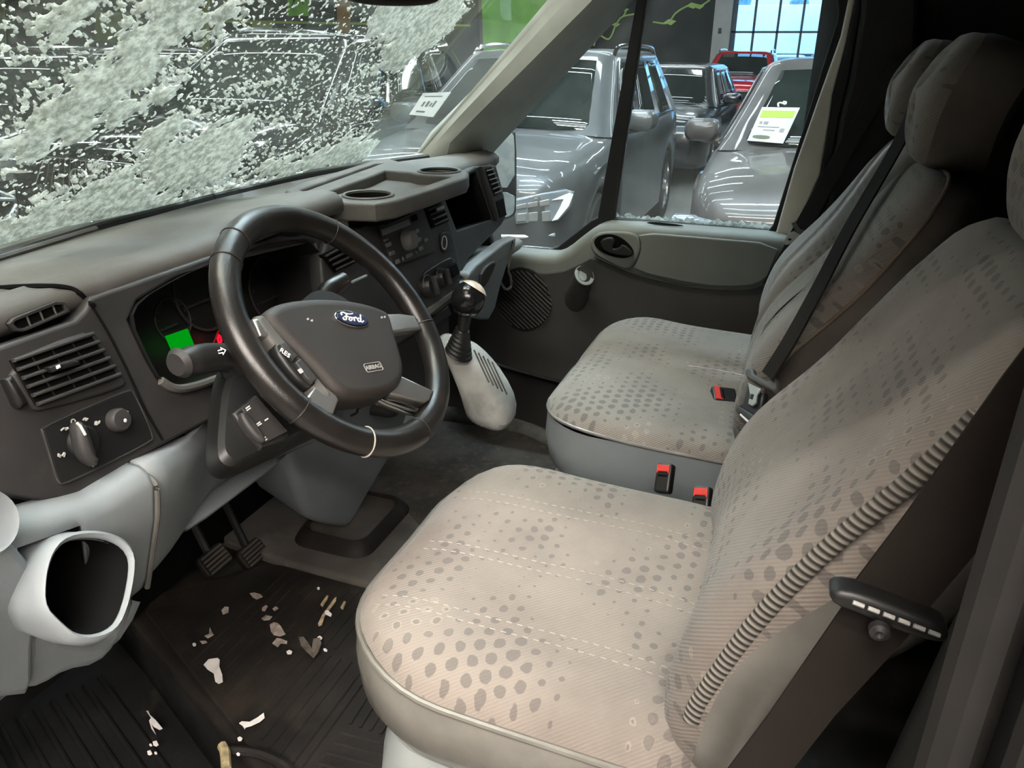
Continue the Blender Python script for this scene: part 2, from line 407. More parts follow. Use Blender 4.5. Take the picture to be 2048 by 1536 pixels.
# drawn vine and the letter on the black wall
pl = Pl((WX-.02, 0, 0), (-1, 0, 0))
vt = thing('vine_art', 'pale green drawn vine with leaves on the black wall behind the quarter window', 'drawing', tuple(pl.uv(1250, 60)))
t = MB()
for path in ([(1188, 92), (1196, 70), (1218, 78), (1232, 50), (1244, 34), (1270, 28)], [(1306, 44), (1335, 46), (1352, 26), (1378, 11), (1400, 12), (1420, 0)], [(1243, 8), (1252, 20), (1246, 34)]):
    P_ = [pl.p(*k) for k in path]; P_ = [(a, b) for a, b, *_ in spline([(a, b, 0) for a, b in P_], 6)]
    t.tube([pl.w(a, b, .01) for a, b in P_], .028, 6)
t.build('stem', vine, vt)
t = MB()
for u, v, s_ in ((1197, 70, .16), (1232, 50, .14), (1340, 45, .2), (1385, 12, .2), (1398, 14, .16), (1250, 20, .14)):
    a, b = pl.p(u, v); t.plate(pl, [[(a-s_, b), (a-s_*.2, b+s_*.5), (a+s_, b+s_*.2), (a+s_*.2, b-s_*.4)]], .02, .004, .02, px=False)
t.build('leaves', vine, vt, smooth=False)
a, b = pl.p(1213, 46)
tag(MB().text('E', pl, a, b, .32, .02).build('letter_sign', M['white'], smooth=False), 'white letter E on the black wall beside the drawn vine', 'letter')

# outside the showroom window: snow, a lorry, a white car, trees
struct('ground_outside', MB().box((58, 1, GROUND-.3), (60, 40, .2)), mat('packed snow outside', (.80, .86, .92), .8, var=.06, vscale=.5), smooth=False)
lorry = thing('lorry', 'white box lorry standing in snow outside the tall showroom window', 'lorry', (44, 2.0, GROUND-.2))
lw = mat('white lorry paint', (.8, .82, .84), .5, var=.03)
MB().box((44, 1.2, 2.0), (2.6, 8.2, 2.2)).build('box_body', lw, lorry, smooth=False, bev=.05)
MB().box((44, 1.2, .86), (2.5, 8.2, .12)).box((43.0, -1.4, .5), (.1, 2.6, .5)).box((43.0, 2.6, .5), (.1, 1.6, .5)).build('chassis', M['fascia'], lorry, smooth=False)
MB().box((44, 6.2, 1.4), (2.4, 1.7, 2.4), t=(.95, .75)).build('cab', lw, lorry, smooth=False, bev=.08)
MB().box((42.78, 6.3, 1.75), (.05, 1.0, .7)).build('cab_window', M['fascia'], lorry, smooth=False)
for y in (5.9, .4, -.9): MB().lathe([(.0, .0), (.42, .0), (.46, .05), (.46, .25), (.3, .3), (0, .3)], (42.75, y, GROUND+.26), (1, 0, 0), 20).build('wheel', M['rubber'], lorry)
tm = mat('snowy spruce green', (.22, .33, .38), .9, var=.5, vscale=1.5)
for k in range(11):
    x, y, h = 66+rnd.uniform(-3, 5), -14+k*3.9, rnd.uniform(7, 10)
    tt = MB(); prof = []
    for j in range(9): prof += [((1-j/9)*1.35+.15, j*h/9+.4), ((1-j/9)*1.1+.05, j*h/9+.75)]
    tt.lathe(prof+[(0, h+.5)], (x, y, GROUND-.2), n=11)
    tt.v = [tuple(V(p)+V((noise.noise(V(p)*1.7), noise.noise(V(p)*1.7+V((9, 2, 4))), 0))*.25) for p in tt.v]
    tr = thing('spruce_tree', 'snowy spruce in the tree line beyond the lorry outside the showroom window', 'tree', (x, y, GROUND-.2), 'spruces beyond the lorry')
    tt.build('crown', tm, tr); MB().tube([(x, y, GROUND-.25), (x, y, GROUND+1.)], .16, 8).build('trunk', M['wood'], tr)

# ceiling strip lamps (they light the showroom and draw the white streaks on the cars), some added as fill
lampm = emit('warm white strip lamp', (1., .91, .82), 62.)
lampc = emit('cool white strip lamp', (.86, .94, 1.), 24.)
lampfill = emit('added daylight fill strip', (.72, .87, 1.), 130.)  # added fill to brighten the bench edge and door ledge
LAMPS = []
for x in (4., 7.5, 11., 15., 19.):
    for y in (-2.2, 2.6, 7.4, 12.5):
        LAMPS.append((x, y))
LAMPS += [(-3.2, -.6), (-4.4, -.9), (-4.4, -4.3), (-5.8, -.9), (-5.8, -4.3), (-7.4, -.9), (-7.4, -4.3)]
LAMPS += [(-.7, .9), (.4, .9), (1.5, .9), (2.2, -4.3), (2.7, .9)]  # added fill lamps for windscreen snow, door mirror and bench edge
lp0 = None
for k, (x, y) in enumerate(LAMPS):
    lt = thing('strip_lamp', 'strip lamp under the dark showroom ceiling, in a set with added fill lamps', 'lamp', (x, y, 4.9), 'ceiling strip lamps')
    MB().box((x, y, 4.93), (.30, 3.0, .06)).build('housing', M['tin'], lt, smooth=False)
    MB().box((x, y, 4.88), (.22, 2.9, .04)).build('diffuser', lampm if x < 0 else lampfill if x == 2.7 else lampc, lt, smooth=False)

# ------------------------------------------------------------------ cars
tyre = mat('black tyre', (.012, .012, .012), .75, var=.1)
alloy = mat('silver alloy', (.6, .61, .62), .25, .9, var=.03)
dglass = mat('dark car glass', (.012, .017, .015), .03, var=0, spec=.7)
lensm = mat('clear lamp lens', (.16, .18, .2), .08, var=.1, vscale=12, spec=.8)
def lerp(a, b, t): return a+(b-a)*t
def itp(tab, x):
    for (x0, *a), (x1, *b) in zip(tab, tab[1:]):
        if x <= x1:
            t = max(0, min(1, (x-x0)/(x1-x0))); t = t*t*(3-2*t)*.5+t*.5
            return [lerp(p, q, t) for p, q in zip(a, b)]
    return list(tab[-1][1:])
def car(label, nose, cy, paint, H=1.66, W=1.90, L=4.7, rails=True, group=None, badge=True, hoodk=1.0, detail=True):
    t = thing('car', label, 'car', (nose+L/2, cy, GROUND), group)
    z0 = GROUND; k = H/1.66; hw = W/2; ls = L/4.7
    tab = [(0, .74, .36, .78), (.03, .80, .31, .84), (.12, .875, .25, .925), (.3, .945, .23, .965), (.75, .985, .22, 1.005), (1.2, 1., .22, 1.045), (1.5, 1., .22, 1.07), (2.6, 1., .22, 1.08), (3.8, .99, .22, 1.10), (4.3, .95, .25, 1.12), (4.6, .88, .32, 1.06), (4.7, .80, .4, .95)]
    sx = [0, .015, .03, .07, .12, .2, .3]
    wl = (.93, 3.78)
    for c in wl: sx += [c+d for d in (-.43, -.415, -.36, -.26, -.13, 0, .13, .26, .36, .415, .43)]
    sx += [1.5, 1.8, 2.1, 2.4, 2.7, 3.0, 3.25, 4.3, 4.45, 4.6, 4.66, 4.7]
    rings = []
    for x in sorted(sx):
        w, zb, zt = itp(tab, x); w *= hw; zt *= k
        for c in wl:
            d = abs(x-c)
            if d <= .4151: zb = max(zb, .34+math.sqrt(max(0, .4151**2-d*d)))
        cr = .05*min(1, x/.3+.2) if x < 1.4 else .03
        half = [(w*.93, zb), (w*.985, zb+.03), (w, lerp(zb, zt, .3)), (w*1.0, lerp(zb, zt, .62)), (w*.985, zt-.12), (w*.955, zt-.045), (w*.90, zt-.008), (w*.74, zt+cr*.35), (w*.4, zt+cr*.85), (0, zt+cr)]
        ring = [(nose+x*ls, cy-y, z0+z) for y, z in half] + [(nose+x*ls, cy+y, z0+z) for y, z in reversed(half[:-1])]
        rings.append(ring)
    MB().loft(rings).build('body', paint, t, auto=50)
    # greenhouse
    def G(q):   # q 0 belt .. 1 roof edge
        e = q**.9
        return lerp(1.22, 2.12, q)*ls, lerp(4.5, 4.22, q*q)*ls, lerp(.93, .70, e)*hw, z0+lerp(1.05*k, H-.065, q)
    gr = []
    for q in (0, .15, .35, .55, .75, .9, 1.0):
        l0, l1, w, z = G(q); o = rrect(l1-l0, 2*w, .16, 4)
        gr.append([(nose+l0+(l1-l0)/2+a, cy+b, z+(.05*(1-(b/w)**2) if q < .01 else 0)) for a, b in o])
    for ins, z in ((.05, H-.03), (.2, H-.008), (.45, H)):
        l0, l1, w, _ = G(1.); o = rrect(l1-l0-2*ins, 2*(w-ins), .16, 4); gr.append([(nose+l0+(l1-l0)/2+a, cy+b, z0+z) for a, b in o])
    MB().loft(gr).build('roof', paint, t, auto=50)
    def pane(f, name, us, qs, off):
        v = [[f(u_, q) for u_ in us] for q in qs]
        o = MB().loft(v, closed=False).build(name, dglass, t, solid=.012); return o
    qs = [.06, .25, .5, .75, .93]
    def fw(u_, q):
        l0, l1, w, z = G(q); y = u_*(w-.10); return V((nose+l0-.014-.0*abs(u_)+.12*u_**4*.5, cy+y, z+.02*(1-u_*u_)))
    pane(fw, 'windscreen', [x/8 for x in range(-8, 9)], qs, 0)
    for sg_ in (-1, 1):
        for a, b in ((.0, .30), (.335, .66), (.695, .93)):
            def fs(u_, q):
                l0, l1, w, z = G(q); aa = l0+.20+.10*(1-q); bb = l1-.25
                return V((nose+lerp(aa, bb, u_), cy+sg_*(w+.012), z))
            pane(fs, 'side_window', [lerp(a, b, x/4) for x in range(5)], [.08, .3, .55, .8, .92], 0)
        if detail:
            mm = MB()
            pts = [fs(u_, .05)+V((0, sg_*.006, 0)) for u_ in (0, .3, .6, .93)]
            mm.tube(pts, .012, 6)
            pts = [fs(u_, .96)+V((0, sg_*.006, 0)) for u_ in (0, .3, .6, .93)]
            mm.tube(pts, .010, 6); mm.tube([fs(0, q)+V((-.02, sg_*.006, 0)) for q in (.05, .4, .96)], .010, 6)
            mm.build('window_trim', M['chrome'], t)
            l0, l1, w, z = G(.08)
            mx, my, mz = nose+l0+.36, cy+sg_*(w+.17), z+.06
            MB().loft([[(mx+dx, my+a*s1, mz+b*s1) for a, b in rrect(.25, .155, .06, 4)] for dx, s1 in ((-.10, .45), (-.08, .8), (-.03, 1.), (.06, 1.), (.075, .95))]).tube([(mx, my, mz-.05), (mx+.02, cy+sg_*(w-.02), z-.03)], .035, 8).build('door_mirror', paint, t)
        if rails:
            l0, l1, w, z = G(1.)
            MB().tube(spline([(nose+l0+.15, cy+sg_*(w-.03), z), (nose+l0+.35, cy+sg_*(w-.03), z+.08), (nose+(l0+l1)/2, cy+sg_*(w-.03), z+.095), (nose+l1-.3, cy+sg_*(w-.03), z+.075), (nose+l1-.1, cy+sg_*(w-.03), z)], 5), .018, 8).build('roof_rail', M['chrome'], t)
        for c in wl:
            yy = cy+sg_*(hw-.03); o = V((nose+c*ls, yy, z0+.355)); ax = V((0, sg_, 0))
            wh = MB().lathe([(.23, -.2), (.33, -.2), (.355, -.16), (.355, -.03), (.335, 0), (.255, .005), (.245, -.03)], o, ax, 28).build('tyre', tyre, t)
            rm = MB().lathe([(.247, -.1), (.25, -.01), (.235, -.012), (.225, -.05), (.21, -.12)], o, ax, 28)
            for j in range(5):
                a0 = 2*PI*j/5+.3
                for da in (-.16, .16):
                    e = V((math.cos(a0+da), 0, math.sin(a0+da))); b0 = V((math.cos(a0+da*.4), 0, math.sin(a0+da*.4)))
                    rm.tube([o+b0*.05-ax*.02, o+e*.235-ax*.02], .021, 6)
            rm.lathe([(0, .0), (.055, .0), (.065, -.02), (.06, -.06)], o, ax, 16)
            rm.build('rim', alloy, wh)
            MB().lathe([(.0, -.13), (.22, -.13)], o, ax, 20).build('brake_disc', M['fascia'], wh)
    return t, G
def nosepl(nose, n=(-1, 0, .12)): return Pl((nose, 0, 0), n)
def headlamp(t, nose, cy, hw, z, sg_):
    h = MB(); y = cy+sg_*hw*.70
    h.loft([[(nose+dx+abs(a)*0+.10*max(0, a*sg_)*1.2, y+a, GROUND+z+b) for a, b in [(x*.30*s1, yy*.085*s1) for x, yy in ((-1, -.4), (-.4, -.9), (.6, -1), (1, -.2), (1, .9), (.2, 1), (-.9, .5))]] for dx, s1 in ((.16, 1.), (.03, 1.), (.005, .9))])
    o = h.build('headlamp', lensm, t, auto=30)
    MB().box((nose-.004, y, GROUND+z), (.02, .30, .022)).build('lamp_bar', M['white'], o, smooth=False)

p_black = mat('black car paint', (.006, .006, .0065), .12, var=.0, coat=1.)
p_black2 = mat('dusty black car paint', (.012, .012, .0125), .25, var=.2, coat=.6)
p_grey = mat('dusty grey car paint', (.062, .066, .067), .42, .2, var=.12, vscale=3, coat=.5)
p_brown = mat('dusty brown car paint', (.062, .054, .049), .5, .15, var=.2, vscale=5, coat=.4, bump=.1, bscale=90)
p_red = mat('red car paint', (.42, .012, .018), .25, var=.02, coat=1.)
p_white = mat('white car paint', (.62, .64, .66), .3, var=.02, coat=.8)
cA, _ = car('black car with a five spoke alloy wheel, furthest left beyond the snowy windscreen', 3.1, 7.3, p_black, 1.62)
cB, GB = car('large black car with a tall slatted chrome grille seen through the windscreen snow', 2.78, 4.07, p_black, 1.80, 1.96, 4.95)
cD, GD = car('dusty grey car with hammer shaped lamps outside the passenger window', 3.42, 1.84, p_grey, 1.68)
cE, GE = car('dusty brown car with a green price sign, close outside the passenger window', 3.25, -.72, p_brown, 1.63, 1.90, 4.6, rails=False)
cF, _ = car('dark car standing behind the dusty grey car', 9.2, 1.70, p_black2, 1.48, rails=False)
cG, _ = car('bright red car deep in the showroom', 18.8, 1.42, p_red, 1.66, 1.9, 4.7)
car('black car nosing out to the right of the red car', 20.3, -.85, p_black2, 1.62, rails=False)
car('dark car far back to the left of the red car, beyond the dark car', 16., 4.6, p_black, 1.55, rails=False)
car('white car parked in snow outside the tall showroom window', 33., .9, p_white, 1.5, rails=False)

for (t, nose, cy, hw, z) in ((cA, 3.1, 7.3, .95, .72), (cE, 3.25, -.72, .95, .70), (cF, 9.2, 1.70, .95, .7), (cG, 18.8, 1.42, .95, .72)):
    for s_ in (-1, 1): headlamp(t, nose, cy, hw, z, s_)
    g = MB(); g.box((nose+.012, cy, GROUND+.66), (.05, .9, .26)); 
    o = g.build('grille', M['black'], t, bev=.02); g = MB()
    for k in range(5): g.box((nose-.016, cy, GROUND+.56+.05*k), (.012, .86, .012))
    g.build('grille_bar', M['chrome'], o, smooth=False)
# the big black car's grille, measured
pl = Pl((2.765, 0, 0), (-1, 0, .05))
GO = [(94, 311), (267, 331), (280, 342), (286, 424), (150, 424), (75, 366)]
g = MB().plate(pl, [GO], .05, .01).build('grille', M['black'], cB)
t = MB(); q = [pl.p(*k) for k in GO]; q3 = [pl.w(a, b, .008) for a, b in q]; t.tube(q3, .011, 8, closed=True, ref=(-1, 0, 0)); t.build('grille_frame', M['chrome'], g)
t = MB()
for k in range(1, 17):
    f = k/17; tx = (lerp(94, 267, f), lerp(311, 331, f)); bx = (lerp(80, 286, f), lerp(378, 424, f))
    a = pl.uv(*tx, .012); b = pl.uv(*bx, .012); t.tube([a, b], .0055, 5)
t.build('grille_slat', M['chrome'], g)
c = pl.p(166, 359); t = MB()
t.tube([pl.w(c[0]+.078*math.cos(i*PI/16), c[1]+.078*math.sin(i*PI/16), .03) for i in range(32)], .012, 8, closed=True, ref=(-1, 0, 0))
t.box(pl.w(c[0], c[1], .03), (.02, .15, .03)); t.tube([pl.uv(126, 386, .03), pl.uv(219, 328, .03)], .008, 6); t.build('badge', M['chrome'], g)
for s_ in (-1, 1): headlamp(cB, 2.8, 4.07, .98, .86, s_)
t = MB().box((2.79, 4.07, GROUND+.42), (.06, 1.3, .16)).build('lower_grille', M['black'], cB, bev=.02)
# the grey car's hammer lamps, measured on the nose
for mir in (1, -1):
    n_ = (-1, -.55*mir, .1); pl = Pl((3.49, 1.84-.72*mir, 0), n_)
    po = Pl((3.49, 1.84-.72, 0), (-1, -.55, .1))
    def q2(pts): return [((po.p(*k)[0])*mir, po.p(*k)[1]) for k in pts]
    pl = pl.off(.05)
    hl = MB().plate(pl, [q2([(1022, 398), (1081, 385), (1130, 378), (1146, 382), (1140, 412), (1114, 440), (1030, 447)])], .10, .012, px=False).build('headlamp', lensm, cD)
    MB().plate(pl, [q2([(1100, 399), (1136, 384), (1143, 387), (1134, 411), (1112, 437), (1101, 440), (1114, 418), (1124, 397)])], .01, .002, .008, px=False).build('lamp_bar', M['white'], hl)
    t = MB()
    for k in range(3):
        t.plate(pl, [q2([(1032+23*k, 426-2*k), (1051+23*k, 424-2*k), (1049+23*k, 440), (1032+23*k, 441)])], .01, .002, .008, px=False)
        t.plate(pl, [q2([(1030+23*k, 409-4*k), (1049+23*k, 405-4*k), (1049+23*k, 414-3*k), (1030+23*k, 417-3*k)])], .01, .002, .008, px=False)
    t.build('reflector', M['tin'], hl)
g = MB().box((3.43, 1.84, GROUND+.72), (.05, .82, .26)).build('grille', M['black'], cD, bev=.02)
t = MB()
for k in range(16): t.box((3.40, 1.84-.38+k*.05, GROUND+.72), (.012, .012, .22))
t.build('grille_slat', M['chrome'], g, smooth=False)
t = MB().box((3.42, 1.84, GROUND+.43), (.05, 1.35, .14)).build('lower_grille', M['black'], cD, bev=.02)
t = MB()
for s_ in (-1, 1): t.tube(spline([(3.40, 1.84+s_*.5, GROUND+.56), (3.44, 1.84+s_*.7, GROUND+.565), (3.53, 1.84+s_*.82, GROUND+.57)], 5), .012, 6)
t.build('bumper_trim', M['chrome'], cD)
# seats and wheel glimpsed behind the grey car's screen are dark shapes behind dark glass
# price signs standing behind the windscreens
def price_sign(label, o, n, up, outl, band, lines, pillc=None):
    pl = Pl(o, n, up)
    t = thing('price_sign', label, 'sign', o)
    pts = [pl.p(*k) for k in outl]
    MB().plate(pl, [pts], .006, .001, px=False).build('card', mat('sign card', (.42, .42, .40), .7, var=.03), t, smooth=False)
    def bl(s_, t_):
        a, b, c, d = [V((*p, 0)) for p in pts]; x = a.lerp(b, s_).lerp(d.lerp(c, s_), t_); return (x.x, x.y)
    def rect(s0, t0, s1, t1): return [bl(s0, t0), bl(s1, t0), bl(s1, t1), bl(s0, t1)]
    if band: MB().plate(pl, [rect(.06, .1, .94, .3)], .003, .0005, .002, px=False).build('band', mat('lime print', (.24, .36, .015), .6, var=0), t, smooth=False)
    m_ = MB()
    for r_ in lines: m_.plate(pl, [rect(*r_)], .002, .0003, .002, px=False)
    m_.build('print', M['button'] if band else M['fascia'], t, smooth=False)
    if pillc: MB().plate(pl, [chaikin(rect(.1, .82, .58, .92), 2)], .002, .0003, .003, px=False).build('print_pill', mat('dark olive print', (.06, .07, .03), .6), t, smooth=False)
    return t
l0, l1, w_, z_ = GE(.14)
o = onp(1540, 250, V((3.25+l0-.085, 0, z_)), V((-1, 0, .62)))
pr = price_sign('green and white price sign behind the brown car windscreen', tuple(o), (-1, 0, .62), (0, 0, 1), [(1524, 214), (1600, 215), (1566, 287), (1494, 281)], True,
           [(.12, .42, .2, .5), (.24, .42, .36, .5), (.12, .56, .7, .59), (.3, .65, .62, .68), (.75, .6, .87, .7)], True)
t = MB(); pl = Pl(o, (-1, 0, .62)); pp = [(1557, 214), (1556, 208), (1562, 206), (1570, 209), (1572, 205), (1566, 204)]
t.tube(spline([pl.uv(u, v, .004) for u, v in pp], 4), .006, 6).build('hook', M['white'], pr)
l0, l1, w_, z_ = GD(.12)
o = onp(860, 210, V((3.42+l0-.06, 0, z_)), V((-1, 0, .62)))
price_sign('white price sheet behind the grey car windscreen, left corner', tuple(o), (-1, 0, .62), (0, 0, 1), [(846, 186), (902, 184), (866, 234), (818, 229)], False,
           [(.15, .15, .8, .19), (.25, .4, .33, .62), (.4, .38, .5, .62), (.55, .45, .62, .6), (.66, .36, .74, .62), (.2, .8, .55, .87)])
l0, l1, w_, z_ = GB(.12)
o = onp(335, 170, V((2.78+l0-.06, 0, z_)), V((-1, 0, .62)))
price_sign('white price sheet behind the large black car windscreen', tuple(o), (-1, 0, .62), (0, 0, 1), [(330, 155), (372, 148), (345, 193), (304, 190)], False,
           [(.2, .3, .7, .36), (.25, .5, .7, .62), (.2, .75, .5, .8)])
# ------------------------------------------------------------------ the van cab: shell
FL = [(-.33, .80), (-.37, .71), (-.56, .30), (-.655, .05), (-.72, -.25), (-.74, -1.0), (.70, -1.0), (.70, .02), (.68, .5), (.66, .80)]
zp = Pl((0, 0, 0), (0, 0, 1), (0, 1, 0))
struct('floor', MB().plate(zp, [FL], .05, .012, px=False), M['rubber'])
# riser and ribbed entry step on the driver's side
ed = V((.20, .45, 0)).normalized()      # the way the sill runs
t = MB(); ZS = -.15
sp = Pl((0, 0, ZS), (0, 0, 1), (0, 1, 0))
t.plate(sp, [[(-.10, 1.15), (-.36, .70), (-.56, .27), (-.70, -.15), (-.98, -.15), (-.98, 1.15)]], .03, .004, px=False)
pe = V((-ed.y, ed.x, 0))
for k in range(1, 13):
    o = V((-.56, .30, ZS)) + pe*(.03+.031*k)
    wdt = .0055 if k != 8 else .016
    t.tube([o-ed*.42+V((0, 0, .001)), o+ed*.52+V((0, 0, .001))], wdt, 8)
t.v = [(max(x, -.985), y, z) for x, y, z in t.v]
st = t.build('entry_step', M['step']); tag(st, 'black ribbed rubber entry step below the floor edge at the driver side', 'step')
t = MB().loft([[V((*p, ZS)), V((*p, -.02))] for p in [(-.28, .86), (-.345, .71), (-.545, .295), (-.64, .05), (-.70, -.25), (-.71, -1.)]], closed=False)
struct('trim_2', t, M['step'], solid=.02)
# passenger step well with its rubber tread, and right sill
struct('trim_3', MB().box((.80, .25, -.22), (.20, 1.1, .03)), M['rubber'])
cr = [at(u, v, 2, .012) for u, v in ((880, 832), (930, 836), (1000, 850), (1060, 868), (1105, 888), (1130, 900))]
o = MB().tube(spline(cr, 5), .032, 12).build('carpet_edge', M['carpet'])
tag(o, 'rolled grey ribbed carpet edge along the passenger step well', 'carpet')
o = MB().tube([at(1104, 873, 2, .02), at(1118, 925, 2, .02)], .02, 10).build('edge_clip', M['tin']); tag(o, 'pale metal clip on the end of the rolled carpet edge', 'clip')
struct('trim_16', MB().box((.895, .2, .05), (.03, 1.7, .75)), M['shell'], smooth=False)
ck = at(1058, 852, 2, -.10); mbk = MB()
for dx, dy, r_ in ((0, 0, .05), (.03, -.05, .045), (-.01, .06, .04), (.05, .03, .03)): mbk.lathe([(r_*math.sin(R(q_)), .028*math.cos(R(q_))) for q_ in range(90, -1, -15)], (ck.x+dx, ck.y+dy, -.125), n=16)
mbk.v = [tuple(V(p)*1+noise.noise_vector(V(p)*30)*.008) for p in mbk.v]
sct = mbk.build('pale_clump', mat('rough mottled', (.42, .40, .32), .85, var=.3, vscale=20, bump=.4, bscale=120)); tag(sct, 'pale rough mottled clump lying beyond the rolled carpet edge', 'lump')  # low pale domes with random mottling
# toe board, tunnel side, bulkhead, roof, cab sides
struct('wall_front', MB().loft([[(x, .72, 0), (x, .80, .10), (x, .93, .42), (x, .93, .74)] for x in (-.98, 1.0)], closed=False), M['void'], solid=.02)
struct('wall_back', MB().box((0, -1.02, .75), (1.96, .04, 1.9)), M['shell'], smooth=False)
struct('roof', MB().loft([[(x, -.02, 1.50), (x, -.20, 1.545), (x, -.6, 1.56), (x, -1.04, 1.56)] for x in (-.92, 0, .92)], closed=False), M['shell'], solid=.03)
wallr = MB().box((.93, -.72, .75), (.05, .58, 1.7))
struct('wall_right', wallr, M['pillar'], smooth=False)
# door header on the driver's side, front corner post
struct('trim_15', MB().loft([[(x, y, z) for y, z in ((-.6, 1.43), (-.1, 1.42), (.15, 1.34), (.15, 1.56), (-.6, 1.56))] for x in (-.96, -.88)]), M['shell'], smooth=False)
# ---- windscreen
WS = Pl((0, .668, .80), (0, -1, -1), (0, -1, 1))
WB = [(u, v) for u, v in ((-330, 600), (0, 512), (200, 455), (420, 397), (590, 357), (830, 316))]
def wbase(x):
    tab = [(-1., .50), (-.75, .575), (-.512, .622), (-.3, .655), (0, .668), (.27, .66), (.55, .61), (.70, .555), (.86, .50)]
    return itp(tab, x)[0]
wl_ = [(-.93, -.10)] + [(x, (wbase(x)-.668)*-.7071*0+.0) for x in (-.6, -.2, .2, .5)] + [(.74, -.02)]
a_t = WS.p(1110, 0); a_b = WS.p(838, 322)
e_ = V((a_t[0]-a_b[0], a_t[1]-a_b[1])); top = .98
a_top = (a_b[0]+e_.x*(top-a_b[1])/e_.y, top)
fl = WS.x.x   # plane axis may point left
# corners in plane coordinates
def wsx(x): return x*fl
out = [(wsx(-.93), -.06), (wsx(.2), -.06), a_b, a_top, (wsx(-.80), top)]
wsb = MB().plate(WS, [out], .006, .001, px=False)
w1 = struct('window_1', wsb, M['windscreen'], smooth=False)
# black band and seal along the base, the cowl outside below it
cb = [V((x, wbase(x)-.004, .798)) for x in (-.93, -.75, -.6, -.45, -.3, -.15, 0, .15, .3, .45, .6, .70, .75)]
MB().tube(spline(cb, 4), .009, 8).build('seal', M['seal'], w1)
cw = [V((x, wbase(x)+.022, .800)) for x in (-.93, -.75, -.6, -.45, -.3, -.15, 0, .15, .3, .45, .6, .70, .75)]
MB().tube(spline(cw, 4), .008, 8).build('edge_strip', M['tin'], w1)
cowl = struct('trim_4', MB().loft([[(x, wbase(x)+.03, .785), (x, wbase(x)+.16, .755), (x, wbase(x)+.34, .70), (x, wbase(x)+.9, .58)] for x in (-.98, -.6, -.3, 0, .3, .6, .9)], closed=False), mat('van bonnet paint', (.25, .26, .26), .4, var=.1), solid=.02)
# ---- snow on the windscreen
def vnoise(a, b, seed):
    g = np.random.RandomState(seed).rand(128, 128); ia = np.floor(a).astype(int); ib = np.floor(b).astype(int); fa = a-ia; fb = b-ib
    fa = fa*fa*(3-2*fa); fb = fb*fb*(3-2*fb); ia %= 128; ib %= 128; ja = (ia+1) % 128; jb = (ib+1) % 128
    return (g[ia, ib]*(1-fa)+g[ja, ib]*fa)*(1-fb)+(g[ia, jb]*(1-fa)+g[ja, jb]*fa)*fb
def fbm(a, b, seed, o=4):
    r = 0; w = 0
    for k in range(o): r = r+vnoise(a*2**k, b*2**k, seed+k)*.5**k; w += .5**k
    return r/w
def inpoly(px, py, poly):
    c = np.zeros(px.shape, bool); n = len(poly)
    for i in range(n):
        (x0, y0), (x1, y1) = poly[i], poly[i-1]
        cond = ((y0 > py) != (y1 > py)); xx = (x1-x0)*(py-y0)/(y1-y0+1e-12)+x0; c ^= cond & (px < xx)
    return c
def pdist(px, py, poly):
    d = np.full(px.shape, 9.)
    for i in range(len(poly)):
        (x0, y0), (x1, y1) = poly[i-1], poly[i]; dx, dy = x1-x0, y1-y0
        t_ = np.clip(((px-x0)*dx+(py-y0)*dy)/(dx*dx+dy*dy+1e-12), 0, 1); d = np.minimum(d, np.hypot(px-x0-t_*dx, py-y0-t_*dy))
    return np.where(inpoly(px, py, poly), d, -d)
PATCH = [
 [(285, 50), (345, -40), (470, -60), (430, 20), (415, 62), (362, 84), (330, 108), (330, 150), (318, 178), (262, 205), (215, 232), (170, 262), (128, 292), (90, 318), (30, 335), (5, 345), (10, 315), (28, 292), (55, 262), (92, 226), (112, 205), (150, 180), (196, 140), (232, 108), (250, 70)],
 [(102, 62), (130, 40), (165, -10), (206, -10), (190, 22), (160, 52), (140, 84), (112, 90)],
 [(795, -40), (940, -60), (932, 30), (905, 66), (872, 92), (838, 118), (795, 150), (768, 142), (765, 112), (780, 92), (745, 72), (722, 62), (750, 35)],
 [(280, 300), (318, 268), (356, 240), (372, 250), (350, 290), (395, 288), (430, 258), (470, 240), (500, 248), (520, 262), (498, 300), (470, 332), (490, 350), (440, 372), (385, 382), (330, 392), (288, 372), (300, 335)],
 [(-40, 480), (60, 425), (130, 408), (200, 380), (250, 352), (292, 350), (320, 395), (420, 392), (500, 372), (590, 357), (640, 340), (700, 330), (830, 318), (790, 300), (770, 285), (700, 290), (640, 312), (560, 330), (480, 345), (600, 372), (420, 405), (200, 460), (0, 520), (-60, 540)],
 [(0, 480), (40, 450), (120, 415), (180, 402), (240, 352), (262, 372), (300, 395), (200, 455), (0, 520), (-60, 530), (-60, 490)],
 [(310, 205), (330, 185), (355, 188), (345, 212), (318, 222)], [(440, 32), (470, 25), (478, 36), (440, 40)],
 [(640, 310), (690, 282), (750, 275), (790, 290), (760, 305), (640, 330), (560, 350)],
 [(210, 215), (260, 208), (300, 215), (250, 245), (180, 285), (130, 300), (140, 270)],
]
PATCH = [[WS.p(*k) for k in p] for p in PATCH]
x0, x1 = sorted((wsx(-.93), wsx(.62))); y0, y1 = -.03, .86; CS = .0014
na, nb = int((x1-x0)/CS), int((y1-y0)/CS)
A, B = np.meshgrid(x0+CS*np.arange(na), y0+CS*np.arange(nb), indexing='ij')
ca, sa = math.cos(R(32)*fl), math.sin(R(32)*fl)
U_, W_ = A*ca+B*sa, -A*sa+B*ca      # along and across the wiped streaks
pd = np.full(A.shape, -9.)
for p in PATCH: pd = np.maximum(pd, pdist(A, B, p))
edge = (fbm(U_*28, W_*55, 3)-.5)*.09
dens = np.clip((pd+edge)/.02, -1, 1)
speck = fbm(U_*165+7, W_*200, 11, 3); clus = fbm(U_*7, W_*16, 23, 3)
xr = A*fl
fade = np.clip((.52-xr)/.12, 0, 1)*np.clip((clus-.30)*3.0, .1, 1)
